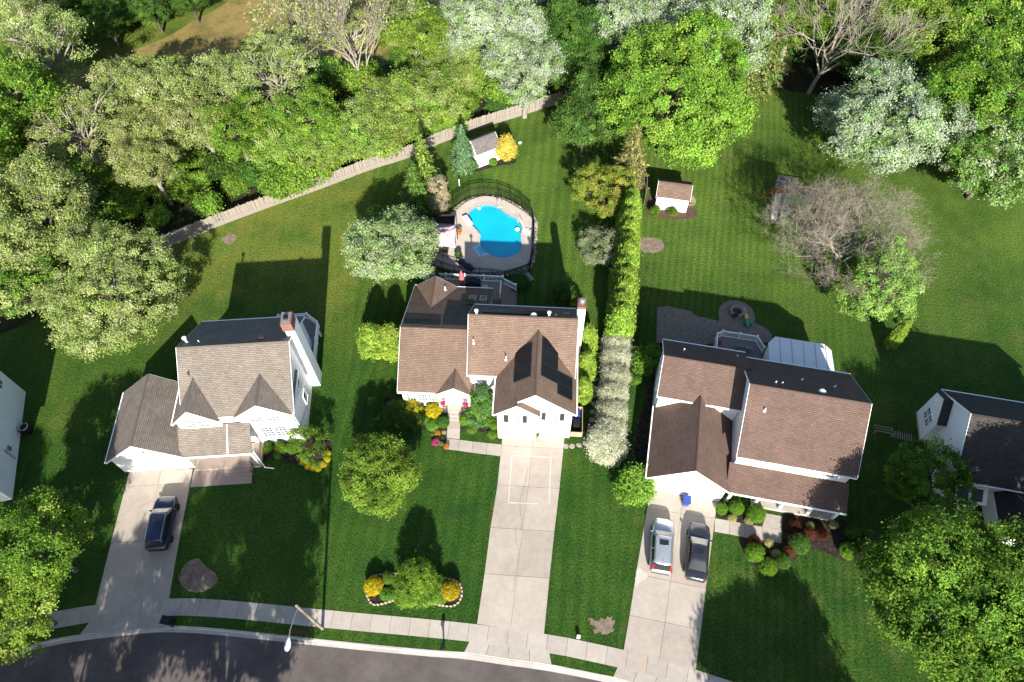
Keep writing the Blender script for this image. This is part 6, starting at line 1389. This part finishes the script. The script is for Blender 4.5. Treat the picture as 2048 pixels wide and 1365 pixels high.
WL = [('thin', 95, 115, 8, 1.15, 'tall thin pale tree at the upper left by the meadow'), ('thin', 25, 40, 8, 1.1, 'pale tree in the upper left corner'), ('green', 40, 230, 7, 1.1, 'green tree at the left edge of the woods'), ('thin', 150, 255, 8, 1.0, 'thin pale tree with leaning trunk in the left woods'),
      ('pale', 262, 170, 8, .85, 'pale round-topped tree beside the meadow shadow, left of three'), ('pale', 350, 185, 8, .9, 'pale round-topped tree beside the meadow shadow, middle of three'), ('pale', 445, 150, 8, .85, 'pale round-topped tree beside the meadow shadow, right of three'), ('pale', 295, 250, 7, .8, 'pale tree below the round-topped trio'), ('pale', 400, 240, 7, .8, 'pale tree above the dark hollow in the woods'), ('pale', 300, 335, 5.5, .72, 'small pale tree leaning over the dark hollow'),
      ('green', 470, 250, 7, .8, 'green tree right of the dark hollow'), ('thin', 545, 155, 8, 1.0, 'light tree with forked pale trunk in the middle woods'), ('green', 605, 215, 8, .8, 'green tree with ivy-clad trunk behind the fence'), ('yg', 560, 270, 5, .8, 'yellow-green tree close behind the fence'), ('yg', 650, 280, 4.5, .8, 'low yellow-green tree touching the fence'), ('thin', 540, 60, 8, .75, 'thin pale tree at the meadow edge'), ('thin', 690, 50, 8, .85, 'thin pale tree at the top, left of the leafless one'),
      ('yg', 780, 235, 4.5, .85, 'yellow-green tree behind the fence, left of the shed'), ('yg', 850, 190, 5, .95, 'yellow-green tree behind the fence above the spruce'), ('yg', 720, 270, 4, .8, 'yellow-green tree overhanging the fence gap'), ('yg', 900, 120, 6, .9, 'yellow-green tree left of the silver thicket'), ('green', 830, 60, 7, .9, 'green tree at the top beside the leafless tree'),
      ('silver', 1010, 70, 8, 1.05, 'silver-white tree at the top, left of the dark firs'), ('silver', 1050, 150, 6, .9, 'silver-white tree behind the fence end'), ('silver', 930, 40, 8, .8, 'smaller silver tree at the top middle'), ('dark', 1150, 60, 8, .95, 'tall dark green tree at the top between silver trees'), ('dark', 1165, 130, 6, .75, 'dark green tree behind the fence end'),
      ('silver', 1270, 40, 9, .95, 'silver tree at the top above the large maple'), ('silver', 1420, 70, 9, 1.15, 'silver tree showing behind the right side of the maple'), ('silver', 1360, 10, 9, 1.0, 'silver tree at the top edge behind the maple'), ('green', 1520, 20, 8, .9, 'green tree at the top right of the maple'),
      ('dark', 1760, 120, 6, .9, 'dark tree behind the half-dead leafless tree'), ('yg', 1720, 40, 7, 1.0, 'yellow-green tree at the top behind the half-dead tree'), ('green', 1850, 40, 9, 1.15, 'deep green tree at the top right'), ('green', 1960, 60, 9, 1.1, 'green tree near the upper right corner'), ('yg', 1990, 120, 9, .95, 'yellowish tree below the upper right corner'), ('green', 1930, 210, 7, 1.0, 'green tree right of the large silver-white tree'), ('dark', 2030, 220, 7, 1.1, 'dark tree at the right edge of the woods'), ('dark', 2060, 40, 9, 1.1, 'dark tree in the upper right corner'), ('green', 1600, 10, 8, .9, 'green tree at the top above the half-dead tree'),
      ('dark', 300, 10, 4, .55, 'dark bushy tree on the far side of the meadow, left'), ('dark', 210, 40, 4, .6, 'dark bushy tree on the far side of the meadow, far left'), ('dark', 375, -10, 4, .55, 'dark bushy tree on the far side of the meadow, right'), ('dark', 130, 20, 5, .7, 'dark tree beyond the meadow in the upper left'),
      ('green', -40, 330, 7, 1.1, 'green tree cut by the left edge of the picture'), ('green', 2140, 120, 7, 1.1, 'green tree just beyond the right edge, upper one'), ('dark', 2150, 260, 7, 1.0, 'dark tree just beyond the right edge, lower one'), ('green', 2280, 180, 7, 1.2, 'green tree well beyond the right edge')]
for kind, u, v, zc, sc, lb in WL:
    cm_, tm_, bk, lf = wood[kind][rs_.randrange(2)]; e = empty('woodland_tree', (*at(u, v, zc), 0), rs_.uniform(0, 6.28), lb, 'tree', 'trees of the woods'); e.scale = (sc, sc, sc * rs_.uniform(.92, 1.08))
    obj('crown', cm_, lf, e); obj('trunk', tm_, bk, e)
conifer('spruce_tree', at(1540, 110, 4.5), 'brownish drooping spruce left of the half-dead tree', 10, 3.2, PAL['brownspruce'] + PAL['dark'], 71, 20, .36); conifer('spruce_tree', at(1800, 70, 4.5), 'dull green spruce right of the half-dead tree', 10, 3.0, PAL['brownspruce'] + PAL['green'], 72, 20, .36)
conifer('spruce_tree', at(1500, 140, 3), 'lower brownish spruce at the maple flank', 7, 2.6, PAL['brownspruce'] + PAL['dark'], 73, 16, .34)
# undergrowth: shrubs no one could tell apart
for u, v, r, h, lb in ((560, 404, 1.7, 2.1, 'green bush hanging over the fence, left of two'), (605, 388, 2.0, 2.4, 'green bush hanging over the fence, right of two'), (648, 366, 1.5, 2.0, 'bright bush leaning on the fence behind the long shadow'), (775, 322, 1.9, 2.6, 'bright bush covering the fence near the light-topped evergreen'), (425, 446, 1.3, 1.9, 'bush peeping over the fence near its left end'), (905, 272, 1.5, 2.2, 'bright bush covering the fence beside the blue-green spruce')):
    p = G(u, v); shrub('fence_bush', (p.x, p.y + .9), r, h, 'underyg' if 'bright' in lb else 'under', lb, 'bush')
def inside(p, Q):
    c = False
    for i in range(len(Q)):
        a, b = Q[i], Q[i - 1]
        if (a[1] > p[1]) != (b[1] > p[1]) and p[0] < (b[0] - a[0]) * (p[1] - a[1]) / (b[1] - a[1]) + a[0]: c = not c
    return c
for poly, n, lb, gp, kinds in (([(0, 250), (200, 200), (420, 180), (640, 160), (860, 120), (1110, 60), (1118, 172), (1030, 212), (880, 268), (805, 296), (640, 352), (470, 412), (330, 470), (240, 500), (120, 420), (0, 600)], 215, 'leafy undergrowth bush in the woods behind the wooden fence', 'undergrowth behind the fence', ('under', 'under', 'underyg', 'underdark', 'underyg')),
                                ([(1130, 60), (1240, 20), (1300, 100), (1500, 130), (1620, 120), (1900, 230), (2048, 300), (2048, 20), (1130, 20)], 80, 'leafy undergrowth bush in the woods at the upper right', 'undergrowth at the upper right', ('underdark', 'under', 'underdark')),
                                ([(140, 130), (300, 60), (460, -10), (300, -20), (100, 60)], 22, 'dark bush on the far side of the meadow', 'bushes beyond the meadow', ('underdark', 'under'))):
    k = 0
    while k < n:
        u, v = rs_.uniform(0, 2048), rs_.uniform(-20, 620)
        if not inside((u, v), poly): continue
        k += 1; r = rs_.uniform(1.0, 2.1); p = G(u, v); me, m, st = protos[kinds[rs_.randrange(len(kinds))]][rs_.randrange(2)]
        o = obj('undergrowth_bush', me, m, None, (p.x, p.y, 0), rs_.uniform(0, 6.28)); o.scale = (r, r, r * rs_.uniform(.7, 1.3)); tag(o, lb, 'bush', gp)
